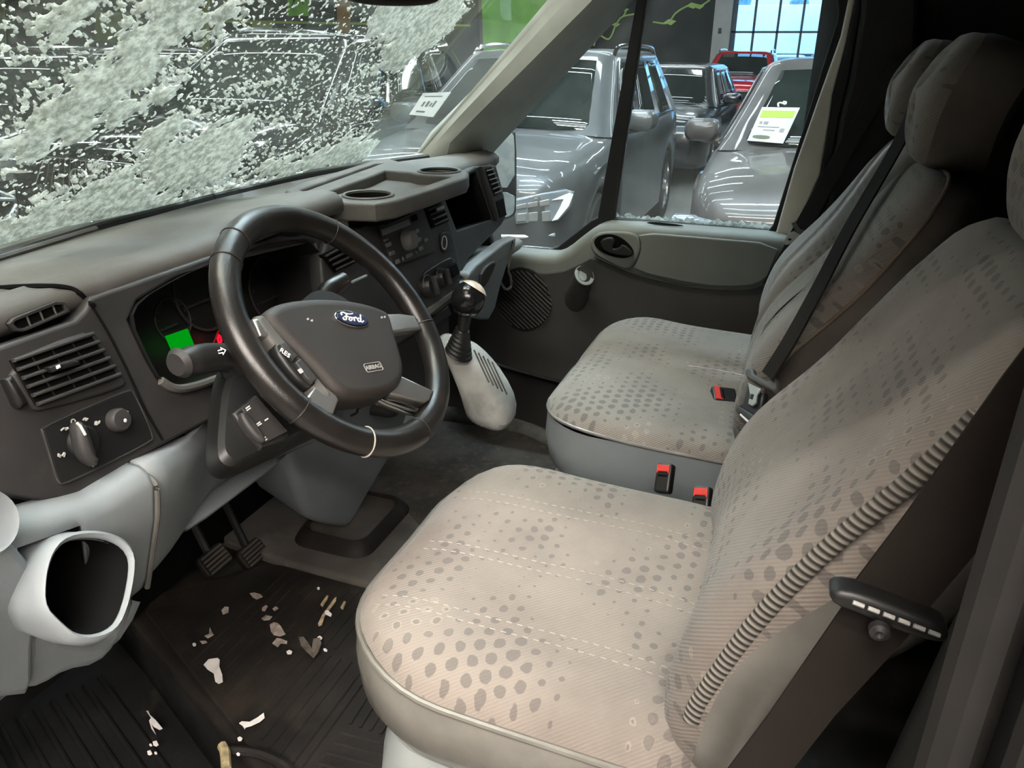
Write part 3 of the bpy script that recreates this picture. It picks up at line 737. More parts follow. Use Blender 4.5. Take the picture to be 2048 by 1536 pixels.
d_sp = (speck-.655+.05*fade)*9*fade
near = np.clip(1+pd/.10, 0, 1)
d_sp = d_sp+near**2*(speck-.47)*2.6*fade
hole = (fbm(U_*80, W_*120, 31, 4)-.42)*8
d_pt = np.where(dens > -.9, np.minimum(dens, dens*.9+hole*.45+.25), -1)
D = np.maximum(d_sp, d_pt)-.02
# keep to the glass (left of the right pillar edge, above the base)
lim = np.clip((a_b[0]-A)*fl/.02, -1, 1); D = np.minimum(D, lim)
gx, gy = np.gradient(D, CS)
ins = D > 0
cell = (D[:-1, :-1]+D[1:, :-1]+D[1:, 1:]+D[:-1, 1:]) > 0
g2 = gx*gx+gy*gy+1e-9; stp = np.where(D < .0, -D/g2, 0); stp = np.clip(stp, 0, 1e9)
mx = np.clip(gx*stp, -CS*.9, CS*.9); my = np.clip(gy*stp, -CS*.9, CS*.9)
AA, BB = A+mx, B+my
hgt = np.clip(D, 0, 1)*.006*(.4+fbm(U_*50, W_*50, 41, 3))
use = np.zeros(A.shape, bool); use[:-1, :-1] |= cell; use[1:, :-1] |= cell; use[1:, 1:] |= cell; use[:-1, 1:] |= cell
idx = -np.ones(A.shape, int); n_ = int(use.sum()); idx[use] = np.arange(n_)
ox, oy, oz = np.array(WS.o), np.array(WS.x), np.array(WS.y); nn = np.array(WS.n)
P0 = ox+AA[use][:, None]*oy+BB[use][:, None]*oz-nn*.0065
P1 = P0-nn*(.0004+hgt[use])[:, None]
ci, cj = np.nonzero(cell)
q = np.stack([idx[ci, cj], idx[ci+1, cj], idx[ci+1, cj+1], idx[ci, cj+1]], 1)
if fl < 0: q = q[:, ::-1]
fc = np.concatenate([q[:, ::-1], q+n_])
me = bpy.data.meshes.new('snow'); vv = np.concatenate([P0, P1])
me.vertices.add(len(vv)); me.vertices.foreach_set('co', vv.ravel()); me.loops.add(fc.size); me.loops.foreach_set('vertex_index', fc.ravel())
me.polygons.add(len(fc)); me.polygons.foreach_set('loop_start', np.arange(0, fc.size, 4)); me.update(calc_edges=True); me.validate()
me.materials.append(None)
sm, nt, o_ = mk('slushy snow'); df = nt.nodes.new('ShaderNodeBsdfDiffuse'); tl = nt.nodes.new('ShaderNodeBsdfTranslucent'); mx_ = nt.nodes.new('ShaderNodeMixShader')
cc = mixc(nt, ramp(nt, tex_noise(nt, 75, 6, coords(nt), .7), .36, .66), (.36, .375, .35), (.97, .98, .94))
nt.links.new(cc, df.inputs[0]); nt.links.new(cc, tl.inputs[0]); mx_.inputs[0].default_value = .72
nt.links.new(df.outputs[0], mx_.inputs[1]); nt.links.new(tl.outputs[0], mx_.inputs[2]); nt.links.new(mx_.outputs[0], o_.inputs[0])
me.materials[0] = sm
so = bpy.data.objects.new('snow', me); COL.objects.link(so)
tag(so, 'wet snow streaks and flecks left on the outside of the windscreen', 'snow', kind='stuff')

# ---- right windscreen pillar
def sect(pts): return [at(u, v, 0, x) for u, v, x in pts]
lo = [(812, 338, .75), (836, 312, .75), (862, 296, .725), (900, 286, .725), (935, 290, .76), (950, 306, .82), (965, 330, .86)]
hi = [(1095, 0, .735), (1112, 0, .735), (1135, 0, .715), (1185, 0, .71), (1215, 0, .74), (1232, 0, .77), (1268, 0, .84)]
a, b = sect(lo), sect(hi)
mid = [p.lerp(q_, .22)+V((-.006, 0, 0)) for p, q_ in zip(a, b)]
b2 = [p+(p-q_)*.9 for p, q_ in zip(b, a)]
below = [p+V((0, .03, -.10)) for p in a]
bm = MB().loft([below, a, mid, [p.lerp(q_, .6) for p, q_ in zip(a, b)], b, b2], closed=False)
struct('trim_5', bm, M['apillar'], solid=.02)
ly = [(-.99, .64, .72), (-.985, .60, .80), (-.94, .40, 1.02), (-.93, .20, 1.22), (-.925, -.02, 1.46), (-.92, -.1, 1.54)]
struct('trim_17', MB().tube(spline(ly, 4), .045, 12), M['apillar'])
# ---- passenger door
DX = Pl((.80, 0, 0), (-1, 0, 0))
door = struct('door_1', MB().plate(DX, [[(880, 497), (1012, 501), (1106, 510), (1128, 503), (1172, 467), (1196, 452), (1222, 446), (1560, 472), (1640, 479), (1600, 860), (1250, 805), (1138, 772), (1060, 752), (880, 700)]], .10, .026, .015, res=6, smooth=1), M['door'])
def part(name, pl, loops, thick, bevel, m, parent, d=0., smooth=0, res=2, px=True, sm=True):
    return MB().plate(pl, loops, thick, bevel, d, px, res, smooth).build(name, m, parent, smooth=sm)
DP = DX.off(.017)
part('lower_panel', DP, [[(885, 545), (1010, 545), (1118, 547), (1160, 528), (1188, 512), (1260, 546), (1400, 577), (1490, 581), (1535, 568), (1600, 560), (1590, 850), (1250, 798), (1140, 766), (1060, 746), (885, 690)]], .008, .003, M['doorlow'], door, .003, 1)
part('upper_panel', DP, [[(1276, 464), (1400, 474), (1560, 488), (1545, 530), (1532, 560), (1490, 574), (1400, 571), (1262, 540), (1276, 520), (1284, 490)]], .012, .004, M['door'], door, .005, 1)
t = MB(); t.tube(spline([DP.uv(u, v, .007) for u, v in ((1190, 512), (1260, 543), (1330, 562), (1400, 575), (1490, 578), (1534, 565), (1580, 545))], 5), .0022, 6); t.build('panel_seam', M['seal'], door)
hb = part('handle_bezel', DP, [[(1180, 488), (1186, 472), (1205, 462), (1272, 463), (1284, 488), (1277, 515), (1258, 541), (1218, 524), (1190, 508)]], .014, .005, M['door'], door, .008, 2)
part('handle_recess', DP.off(.012), [[(1186, 488), (1192, 474), (1214, 467), (1240, 473), (1262, 492), (1269, 508), (1256, 516), (1234, 516), (1204, 506)]], .004, .001, M['void'], hb, 0, 2)
part('handle_lever', DP.off(.014), [[(1200, 480), (1222, 472), (1232, 482), (1224, 496), (1236, 497), (1247, 486), (1266, 502), (1267, 510), (1250, 513), (1216, 506), (1204, 496)]], .010, .004, M['pillar'], hb, .006, 1)
# window slot cap, post with a grey cap
part('window_slot', DX.off(.016), [[(1285, 450), (1300, 447), (1360, 454), (1364, 458), (1310, 455)]], .004, .001, M['seal'], door, -.03, 1)
a = DX.uv(1150, 603, .01); b = at(1168, 553, 0, .725); ax = b-a
pk = MB().loft([[a+ax*f+DX.y*(.036*s1*math.sin(q_))+V((0, 1, 0))*(.030*s1*math.cos(q_)) for q_ in [2*PI*k/20 for k in range(20)]] for f, s1 in ((-.1, 1.15), (.2, 1.1), (.5, 1.02), (.8, .96), (.97, .93), (1., .86))]).build('mirror_control', M['doorlow'], door)
nr = ax.normalized(); cp = Pl(b+nr*.002, nr)
MB().plate(cp, [ell(0, 0, .027, .033), ell(0, 0, .017, .022)], .004, .0015, .004, px=False).build('collar', M['door'], pk)
MB().plate(cp, [ell(0, 0, .017, .022)], .004, .001, .003, px=False).build('joystick', M['black'], pk)
MB().plate(cp, [ell(-.006*fl, -.002, .011, .018)], .004, .001, .006, px=False).build('cap', M['door'], pk)
# speaker grille with slanted ribs
gp = DP.off(.006); ce = gp.p(1046, 600); rr = (.075, .105)
sg_ = MB().plate(gp, [ell(ce[0], ce[1], .082, .098, 36)], .006, .002, px=False).build('speaker_grille', M['black'], door)
t = MB(); dd = V((.77, -.64)) if DX.x.y < 0 else V((-.77, -.64)); pp = V((-dd.y, dd.x))
for k in range(-8, 9):
    off = k*.0105; hl = math.sqrt(max(0, .088**2-off*off))
    c_ = V(ce)+pp*off; t.tube([gp.w(*(c_-dd*hl), .003), gp.w(*(c_+dd*hl), .003)], .0028, 6)
t.build('grille_ribs', M['doorlow'], sg_)
# door frame with two glazed openings
FR = Pl((.868, 0, 0), (-1, 0, 0))
q1 = [(958, 322), (968, 300), (1262, -6), (1276, -6), (1197, 434), (1184, 440), (1118, 492), (1104, 497), (985, 488)]
q2 = [(1308, -90), (1668, -90), (1674, 0), (1677, 22), (1674, 44), (1546, 450), (1538, 460), (1230, 436)]
fr = struct('trim_6', MB().plate(FR, [[(925, 330), (950, 290), (1255, -30), (1255, -150), (1715, -150), (1700, 0), (1684, 76), (1638, 205), (1592, 337), (1568, 476), (1232, 462), (1200, 464), (1135, 515), (1100, 520), (925, 512)], q1, q2], .03, .004, .012), M['seal'])
w2 = struct('window_2', MB().plate(FR, [q1], .005, .0008, -.004).plate(FR, [q2], .005, .0008, -.004), M['sideglass'], smooth=False)
t = MB(); pts = [(u, v) for u, v in zip(np.linspace(1231, 1541, 90), np.linspace(437, 461, 90))]
up = [(u, v-2-15*abs(noise.noise(V((u*.09, 1.7, 0))))-5*abs(noise.noise(V((u*.4, 5, 0))))-(4 if 1420 < u < 1530 else 0)) for u, v in pts]
t.plate(FR, [pts+up[::-1]], .004, .0005, -.010); o = t.build('frost', sm); tag(o, 'ragged line of white frost along the bottom of the passenger door glass', 'frost', kind='stuff')
# beige body flange and dark pillar trim behind the door
struct('trim_7', MB().plate(FR, [[(1697, -160), (1716, -160), (1708, 6), (1691, 90), (1665, 188), (1659, 234), (1641, 346), (1612, 410), (1584, 480), (1548, 480), (1588, 337), (1634, 205), (1681, 73), (1696, 0)]], .02, .005, .030), M['body_in'])
struct('trim_8', MB().plate(FR, [[(1712, -160), (1730, -160), (1722, 0), (1720, 30), (1697, 164), (1679, 234), (1668, 299), (1655, 400), (1612, 490), (1580, 490), (1612, 410), (1641, 346), (1659, 234), (1665, 188), (1691, 90), (1708, 6)]], .02, .005, .036), M['seal'])
struct('trim_9', MB().plate(FR, [[(1726, -160), (1845, -200), (1830, 100), (1800, 640), (1560, 640), (1612, 490), (1655, 400), (1668, 299), (1679, 234), (1697, 164), (1720, 30), (1722, 0)]], .05, .012, .055), M['pillar'])
# ---- driver side door post (right edge of the picture)
t = MB().loft([[(x, y, z) for x, y in ((-.94, -.60), (-.90, -.572), (-.86, -.60), (-.84, -.66), (-.75, -.70), (-.74, -.98), (-.98, -.98), (-.98, -.62))] for z in (-.1, .5, 1.0, 1.56)])
t.loft([[(-.87, y, z), (-.80, y-.004, z), (-.735, y-.02, z), (-.715, y-.05, z), (-.715, -.98, z), (-.87, -.98, z)] for y, z in ((-.545, -.1), (-.565, .5), (-.585, .68), (-.615, .80), (-.66, .95))])
struct('trim_10', t, M['pillar'])
t = MB()
for x, y, r_ in ((-.915, -.573, .016), (-.95, -.598, .014)): t.tube([(x, y, z) for z in (-.1, .3, .6, .9, 1.2, 1.55)], r_, 10)
struct('trim_11', t, mat('worn grey door seal', (.014, .013, .012), .6, var=.3, vscale=14))
struct('trim_12', MB().box((-.975, -.66, .75), (.05, .10, 1.6)), M['body_in'], smooth=False)
# door mirror outside the quarter window
mo = at(1005, 350, 0, 1.06)
mt = thing('door_mirror', 'tall snow speckled door mirror outside the quarter window', 'mirror', tuple(mo))
MP = Pl((1.06, .42, .7), (-1, -.55, .05))
ol = [(962, 300), (974, 272), (1000, 258), (1026, 259), (1035, 268), (1035, 420), (1030, 436), (1000, 446), (966, 438)]
MB().plate(MP, [ol], .10, .02, 0, smooth=1).build('housing', M['black'], mt)
mglass, nt, o_ = mk('frosted mirror'); b_ = nt.nodes.new('ShaderNodeBsdfPrincipled'); nt.links.new(b_.outputs[0], o_.inputs[0])
b_.inputs['Roughness'].default_value = .28; c_ = ramp(nt, tex_noise(nt, 26, 5, coords(nt)), .42, .62); nt.links.new(mixc(nt, c_, (.92, .95, .97), (.70, .75, .82)), b_.inputs['Base Color']); b_.inputs['Metallic'].default_value = .35
MB().plate(MP, [[(966, 300), (978, 276), (1000, 264), (1022, 265), (1029, 273), (1029, 375), (968, 375)]], .006, .001, .005, smooth=1).build('mirror_glass', mglass, mt)
MB().plate(MP, [[(968, 384), (1029, 384), (1029, 418), (1024, 430), (1000, 438), (970, 430)]], .006, .001, .005, smooth=1).build('lower_glass', mglass, mt)
# rear view mirror at the top
RM = Pl(at(775, 0, 1, .22), (-.5, -.85, -.1))
rt = thing('rear_view_mirror', 'dark rear view mirror cut off by the top edge of the picture', 'mirror', tuple(at(775, -20, 1, .22)))
MB().plate(RM, [[(655, -60), (885, -60), (880, -8), (866, 9), (800, 13), (720, 9), (690, -4)]], .03, .008, .012, smooth=2).build('housing', M['hub'], rt)
MB().plate(RM, [[(668, -60), (872, -60), (868, -14), (850, -2), (760, -2), (700, -10)]], .004, .001, .015, smooth=2).build('glass', M['void'], rt)
MB().tube([tuple(RM.uv(775, -50, -.02)), (0.1, .10, 1.30)], .012, 10).build('stalk', M['black'], rt)
# ------------------------------------------------------------------ dashboard
dash = thing('dashboard', 'black and grey dashboard stretching across the cab under the windscreen', 'dashboard', (0, .45, .5))
F = Pl((0, .335, .80), (0, -1, .25))
XS = [-.90, -.86, -.8, -.7, -.62, -.55, -.48, -.42, -.38, -.34, -.30, -.24, -.18, -.12, -.07, -.02, .02, .08, .2, .35, .5, .6, .68, .74, .80, .83]
def hood(x): return math.exp(-(max(0, abs(x+.19)-.10)/.055)**2)
XS = sorted(XS+[-.09, -.05, .34, .40])
dips = [.06*max(0, min(1, (x+.09)/.04))*max(0, min(1, (.40-x)/.06)) for x in XS]
rings = []
for x in XS:
    w = wbase(x)-.008; h = hood(x); yl = .352-.035*h+(.02*max(0, (x-.1)/.7) if x > .1 else 0); zl = .819+.024*h-(.012 if x > .02 else 0)
    rings.append([(x, w, .796), (x, w-.03, .803), (x, lerp(w, yl, .45), .812+.012*h), (x, lerp(w, yl, .75), .814+.026*h), (x, yl+.03, zl+.004), (x, yl+.008, zl), (x, yl-.004, zl-.010), (x, yl-.004, zl-.024), (x, yl+.006, zl-.036), (x, yl+.04, zl-.044)])
rings = [[(a, b, c-.0) if k < 2 else (a, b, c-dips[i]) for k, (a, b, c) in enumerate(r_)] for i, r_ in enumerate(rings)]
padm = MB().loft(rings, closed=False); padm.build('top_pad', M['pad'], dash, auto=60, solid=.006)
from mathutils.bvhtree import BVHTree
pbv = BVHTree.FromPolygons([V(p) for p in padm.v], padm.f)
def onpad(u, v):
    h = pbv.ray_cast(CAM, ray(u, v).normalized()); return h[0] if h[0] else at(u, v, 2, .82)
t = MB().tube(spline([V((x, lerp(wbase(x), .352, .12), .808)) for x in (-.9, -.7, -.5, -.35)], 4), .004, 6).build('pad_seam', M['pad_dark'], dash)
# seam between end cap and pad
t = MB().tube(spline([onpad(u, v) for u, v in ((-60, 582), (0, 576), (60, 573), (110, 573), (140, 577), (158, 586), (170, 598))]+[F.uv(182, 612, .004)], 6), .0036, 6).build('end_seam', M['void'], dash)
CL = [(258, 640), (275, 602), (350, 557), (430, 522), (560, 478), (632, 486), (650, 560), (652, 610), (640, 660), (560, 700), (440, 752), (385, 772), (345, 778), (318, 760), (295, 720)]
GB_ = [(886, 386), (935, 352), (952, 344), (984, 438), (914, 460)]
fas = part('fascia', F, [[(-90, 725), (0, 692), (150, 640), (172, 618), (182, 594), (420, 512), (640, 462), (760, 430), (880, 380), (950, 332), (992, 330), (1006, 380), (1012, 436), (1004, 450), (935, 520), (918, 590), (860, 650), (700, 750), (420, 842), (270, 920), (180, 985), (150, 998), (80, 1000), (0, 985), (-90, 940)], CL, GB_], .03, .005, M['fascia'], dash)
# instrument cluster in its well
cq = [F.p(*k) for k in CL]; cq = chaikin(cq, 1)
well = MB().loft([[F.w(a, b, .004) for a, b in cq], [F.w(a*.97+cq[0][0]*.03, b, -.05) for a, b in cq], [F.w(a, b, -.11) for a, b in cq]], cap0=False, cap1=True).build('cluster_well', M['black'], dash)
CP = F.off(-.10)
for (u, v), r_ in (((405, 585), .062), ((545, 580), .062), ((345, 640), .035)):
    a, b = CP.p(u, v); g = MB().plate(CP, [ell(a, b, r_, r_, 40), ell(a, b, r_*.93, r_*.93, 40)], .004, .001, .003, px=False).build('dial_ring', M['fascia'], well)
    t = MB()
    for k in range(11):
        q_ = R(220-26*k); t.box(CP.w(a+r_*.82*math.cos(q_), b+r_*.82*math.sin(q_), .002), (.0035, .001, .0035))
    t.box(CP.w(a-r_*.3, b-r_*.2, .003), (r_*.8, .001, .003)); t.build('dial_marks', M['fascia'], g, smooth=False)
part('display', F.off(-.085), [[(333, 672), (376, 657), (391, 694), (350, 711)]], .004, .001, M['lcdgreen'], well, sm=False)
q = F.off(-.085); t = MB(); a, b = q.p(440, 677)
t.plate(q, [[(a-.005, b-.003), (a-.003, b-.008), (a+.0035, b-.006), (a+.0045, b+.003), (a+.001, b+.008), (a-.003, b+.005)], [(a-.0025, b-.001), (a-.001, b-.005), (a+.002, b-.003), (a+.002, b+.002), (a, b+.004)]], .003, .0005, px=False).build('warning_light', M['lampred'], well, smooth=False)
a0, b0 = q.p(426, 690); a1, b1 = q.p(441, 652); MB().tube([q.w(a0, b0), q.w(a1, b1)], .0016, 6).build('needle', mat('red needle', (.35, .01, .01), .5), well)
# paler rim along the bottom of the well, caught light put into its colour
t = MB().tube([F.w(*F.p(u, v), .003) for u, v in chaikin([(318, 762), (345, 780), (385, 774), (440, 754), (470, 742)], 2, False)], .006, 8).build('well_lip', M['pad_dark'], dash)
# left air vent
def quad(q4, s, t_):
    a, b, c, d = [V((*p, 0)) for p in q4]; r_ = a.lerp(b, s).lerp(d.lerp(c, s), t_); return (r_.x, r_.y)
VO = [(2, 728), (158, 664), (186, 672), (250, 760), (240, 778), (78, 824), (55, 818)]
vb = part('air_vent', F, [VO], .012, .004, M['fascia'], dash, .006, 1)
VI = [(12, 722), (172, 668), (228, 752), (62, 812)]
part('vent_hole', F, [VI], .004, .001, M['void'], vb, .0075)
for k in range(6):
    f = k/5*.96+.02; a = quad(VI, .0, f); b = quad(VI, 1., f)
    part('vent_slat', F, [[(a[0], a[1]-4), (b[0], b[1]-4), (b[0]+3, b[1]+3), (a[0]+3, a[1]+3)]], .010, .002, M['fascia'], vb, .014)
for k in range(1, 4):
    a = quad(VI, k/4, .02); b = quad(VI, k/4, .98); MB().tube([F.uv(*a, .007), F.uv(*b, .007)], .0014, 6).build('vane', M['black'], vb)
part('vent_slider', F, [[(70, 738), (120, 722), (134, 726), (136, 732), (82, 748)]], .012, .003, M['black'], vb, .022)
part('slider_mark', F, [[(84, 736), (90, 733), (92, 739), (86, 742)]], .003, .0005, M['white'], vb, .025)
part('vent_wheel', F, [[(-2, 760), (12, 752), (46, 806), (30, 818), (22, 812)]], .02, .006, M['black'], vb, .012)
# window demister in the pad's end cap
ep = Pl((0, .3455, .795), (0, -1, .12)); o4 = [(12, 648), (20, 637), (104, 604), (124, 604), (134, 618), (128, 628), (42, 664), (26, 662)]
dv = MB().plate(ep, [o4, [(18, 649), (26, 641), (106, 609), (120, 610), (126, 620), (44, 656), (28, 656)]], .012, .003, .006).build('demister', M['fascia'], dash)
MB().plate(ep, [o4], .004, .001, .001).build('demister_hole', M['void'], dv)
for u in (50, 76, 102): MB().tube([ep.uv(u-2, 632-(u-50)*.42, .004), ep.uv(u+7, 654-(u-50)*.42, .004)], .0012, 6).build('demister_vane', M['pad_dark'], dv)
# light switch panel
SPN = [(78, 856), (252, 780), (264, 784), (303, 872), (298, 884), (124, 970), (112, 966), (82, 866)]
sp_ = part('switch_panel', F, [SPN], .008, .0025, M['black'], dash, .004, 1)
MB().tube([F.uv(u, v, .003) for u, v in chaikin(SPN, 2)], .0016, 6, closed=True).build('panel_edge', M['fascia'], sp_)
a, b = F.p(160, 884)
kn = MB().lathe([(.0195, 0), (.019, .005), (.016, .009), (.0, .010)], F.w(a, b, .003), F.n, 32).build('light_knob', M['black'], sp_)
kq = Pl(F.w(a, b, .02), F.n, F.y)
lg = [F.off(.02).p(*k) for k in ((146, 846), (156, 841), (170, 856), (188, 915), (190, 930), (182, 934), (160, 918), (148, 880))]
MB().plate(F.off(.02), [lg], .022, .008, .010, px=False, smooth=2).build('grip', M['fascia'], kn)
MB().tube([F.off(.0312).uv(u, v) for u, v in ((154, 846), (161, 852), (171, 870))], .0016, 6).build('pointer', M['white'], kn)
a, b = F.p(226, 841); dk = MB().lathe([(.014, 0), (.0145, .010), (.012, .014), (0, .015)], F.w(a, b, .003), F.n, 24).build('dimmer_knob', M['fascia'], sp_)
MB().lathe([(.0025, 0), (0, .001)], F.uv(229, 843, .0185), F.n, 8).build('knob_dot', M['white'], dk)
t = MB(); sy = F.off(.0052)
def ring_(u, v, r_, w_=.0014):
    a, b = sy.p(u, v); t.plate(sy, [ell(a, b, r_, r_, 16), ell(a, b, r_-w_, r_-w_, 16)], .0006, .0001, px=False)
def dash_(u0, v0, u1, v1, w_=.0018):
    t.tube([sy.uv(u0, v0), sy.uv(u1, v1)], w_*.6, 5)
ring_(147, 843, .0033); ring_(248, 826, .0035)
for s_ in ((122, 861, 128, 856), (130, 856, 136, 858), (131, 860, 136, 855), (166, 840, 172, 836), (170, 841, 176, 837), (168, 836, 174, 841), (190, 850, 194, 844), (196, 846, 200, 842), (192, 850, 199, 845), (240, 828, 243, 822), (252, 822, 256, 824)): dash_(*s_)
for s_ in ((116, 908, 121, 911), (116, 911, 121, 914), (124, 912, 129, 905), (128, 914, 130, 906), (184, 899, 190, 896), (186, 902, 191, 899), (183, 930, 187, 933), (186, 927, 190, 930)): dash_(*s_)
ring_(193, 846, .0026); ring_(187, 897, .0024); t.build('switch_symbols', M['greyprint'], sp_, smooth=False)
# panel gap lines on the fascia
t = MB()
for pp in ([(178, 606), (200, 640), (228, 690), (262, 760), (290, 820), (324, 880)],): t.tube(spline([F.uv(u, v, .001) for u, v in pp], 4), .0016, 6)
t.build('panel_gap', M['void'], dash)

# ---- storage tray with two cup holders on the pad
TZ = Pl((0, 0, .826), (0, 0, 1), (0, 1, 0))
c1 = (-.008*TZ.x.x, .308-0); c2 = (.325*TZ.x.x, .318)
TO = [(570, 380), (600, 366), (750, 319), (775, 316), (800, 323), (925, 338), (938, 345), (934, 354), (866, 377), (793, 400), (750, 407), (690, 405), (620, 398), (585, 388)]
rec = [(.058, .262), (.262, .262), (.268, .30), (.268, .345), (.290, .375), (.30, .44), (.215, .425), (-.045, .40), (-.045, .375), (.0, .368), (.05, .345), (.062, .31)]
slot = [(.005, .466), (.395, .518), (.41, .503), (-.01, .446)]
rec = [(x*TZ.x.x, y) for x, y in rec]; slot = [(x*TZ.x.x, y) for x, y in slot]
tr = MB().plate(TZ, [[TZ.p(*k) for k in TO], ell(*c1, .044, .044), ell(*c2, .041, .041), rec, slot], .034, .006, px=False, res=3).build('storage_tray', M['pad_dark'], dash)
MB().plate(TZ, [rec], .004, .001, -.022, px=False).build('tray_floor', M['pad_dark'], tr)
MB().plate(TZ, [slot], .004, .001, -.016, px=False).build('slot_floor', M['pad'], tr)
for c_ in (c1, c2):
    MB().lathe([(.049, -.003), (.049, .002), (.0465, .004), (.0425, .003), (.042, -.002)], TZ.w(*c_), (0, 0, 1), 36).build('cup_rim', M['pad_dark'], tr)
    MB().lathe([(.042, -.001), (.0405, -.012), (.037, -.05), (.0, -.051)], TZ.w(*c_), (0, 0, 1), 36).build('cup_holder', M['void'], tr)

# ---- centre stack
CS_ = F.off(.012)
cst = part('centre_stack', CS_, [[(640, 492), (690, 462), (760, 436), (882, 392), (896, 430), (915, 500), (924, 548), (916, 596), (862, 640), (700, 640), (650, 600)]], .03, .006, M['fascia'], dash, 0, 1)
RP = CS_.off(.002)
rad = part('radio', RP, [[(755, 447), (842, 413), (868, 500), (862, 507), (790, 532), (782, 526)]], .014, .004, M['fascia'], cst, .006)
RQ = RP.off(.0065)
part('radio_display', RQ, [[(763, 459), (817, 437), (821, 449), (767, 471)]], .003, .0006, M['lcd'], rad, .001)
part('cd_slot', RQ, [[(768, 447), (820, 424), (822, 428), (770, 451)]], .002, .0004, M['void'], rad, .0005)
part('eject_button', RQ, [[(822, 432), (832, 428), (835, 440), (825, 443)]], .004, .001, M['void'], rad, .002)
a, b = RQ.p(812, 481); MB().lathe([(.0215, 0), (.0215, .004), (.018, .018), (.015, .021), (0, .0215)], RQ.w(a, b), RQ.n, 28).build('volume_knob', M['button'], rad)
for u, v, w_, h_ in ((833, 462, .017, .009), (838, 479, .015, .009), (777, 489, .019, .008), (784, 506, .019, .008), (795, 523, .015, .008), (818, 511, .026, .007), (841, 497, .018, .008), (832, 504, .006, .008), (806, 518, .006, .008), (772, 480, .016, .004), (851, 480, .016, .007)):
    a, b = RQ.p(u, v); MB().plate(RQ, [rrect(w_, h_, .002, 3, a, b)], .004, .001, .002, px=False).build('radio_button', M['button'], rad, smooth=False)
# centre vents
def vent(quad4, n, par, pl, m=M['fascia'], tab=None):
    v_ = part('centre_vent', pl, [quad4], .008, .002, M['void'], par, .003)
    for k in range(n):
        f = (k+.5)/n; a = quad(quad4, .06, f); b = quad(quad4, .94, f)
        part('vent_slat', pl, [[(a[0], a[1]-2.2), (b[0], b[1]-2.2), (b[0]+1, b[1]+2), (a[0]+1, a[1]+2)]], .008, .0015, m, v_, .008)
    if tab: part('vent_slider', pl, [tab], .006, .0015, M['tin'], v_, .014)
    return v_
vent([(847, 417), (880, 403), (897, 442), (863, 457)], 4, cst, CS_, tab=[(863, 418), (877, 412), (879, 418), (866, 424)])
vent([(640, 510), (700, 480), (722, 520), (668, 546)], 4, cst, CS_, tab=[(672, 499), (676, 497), (678, 500), (674, 502)])
# hazard button with a pale ring, blower panel and knobs
a, b = CS_.p(884, 486); hz = part('switch_pocket', CS_, [[(876, 470), (888, 463), (900, 466), (908, 492), (898, 502), (884, 508)]], .006, .002, M['black'], cst, .003, 1)
MB().tube([CS_.w(*CS_.p(884+5*math.cos(k*PI/12), 486+13*math.sin(k*PI/12)), .006) for k in range(24)], .0014, 6, closed=True).build('switch_ring', M['white'], hz)
hv = part('heater_panel', CS_, [[(832, 553), (896, 513), (906, 520), (916, 556), (910, 563), (850, 592), (842, 586)]], .008, .003, M['black'], cst, .004, 1)
for u, v, r_ in ((848, 574, .024), (874, 557, .022)):
    a, b = CS_.p(u, v); k_ = MB().lathe([(r_, 0), (r_, .010), (r_*.8, .02), (0, .021)], CS_.w(a, b, .003), CS_.n, 28).build('heater_knob', M['black'], hv)
    MB().plate(CS_, [rrect(.008, r_*1.7, .003, 3, a, b)], .012, .003, .034, px=False).build('grip', M['fascia'], k_)
    MB().tube([CS_.w(a+r_*math.cos(q_), b+r_*math.sin(q_), .012) for q_ in [R(40+12*k) for k in range(12)]], .0012, 5).build('rim_line', M['pad'], k_)
part('heater_switch', CS_, [[(888, 536), (902, 526), (910, 548), (896, 558)]], .014, .003, M['void'], hv, .014)
# shelf ledge, lower pockets
t = MB().loft([[(x, .306, .596), (x, .272, .592), (x, .262, .586), (x, .260, .574), (x, .270, .562), (x, .30, .555)] for x in (.33, .36, .5, .6, .70, .735)], closed=False)
t.build('shelf_ledge', mat('pale grey ledge', (.22, .215, .20), .5, var=.1, vscale=8), dash, auto=60, solid=.004)
part('glovebox_lid', Pl((0, .262, .56), (0, -1, -.08)), [[(922, 555), (1034, 466), (1030, 500), (1008, 545), (985, 640), (955, 640), (925, 620)]], .03, .006, M['greyblue'], dash, 0, 1)
part('lid_handle', Pl((0, .258, .56), (0, -1, -.08)), [[(962, 540), (985, 520), (990, 528), (968, 575), (958, 575)]], .012, .004, M['fascia'], dash, .005, 1)
gw = [F.p(*k) for k in GB_]
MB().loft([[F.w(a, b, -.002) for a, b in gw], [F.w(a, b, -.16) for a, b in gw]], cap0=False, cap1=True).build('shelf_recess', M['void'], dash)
rv = [(956, 334), (974, 330), (1000, 392), (1006, 432), (988, 442)]
rp = part('side_vent_panel', F, [rv], .014, .004, M['fascia'], dash, .012)
part('vent_hole', F, [[(961, 340), (974, 336), (993, 386), (980, 392)]], .003, .0005, M['void'], rp, .0135)
for k in range(6):
    f = (k+.5)/6; a = quad([(960, 340), (975, 336), (994, 388), (980, 394)], 0, f); b = quad([(960, 340), (975, 336), (994, 388), (980, 394)], 1, f)
    MB().tube([F.uv(*a, .016), F.uv(*b, .016)], .0022, 6).build('vent_slat', M['pad_dark'], rp)
part('blank_cover', F, [[(983, 405), (997, 398), (1004, 432), (991, 438)]], .003, .001, M['void'], rp, .0145)
part('lower_strip', CS_, [[(852, 618), (918, 572), (922, 580), (858, 630)]], .01, .003, M['pad'], cst, .004)
part('lower_pocket', CS_, [[(862, 640), (905, 610), (912, 628), (868, 660)]], .01, .003, M['black'], cst, -.01)

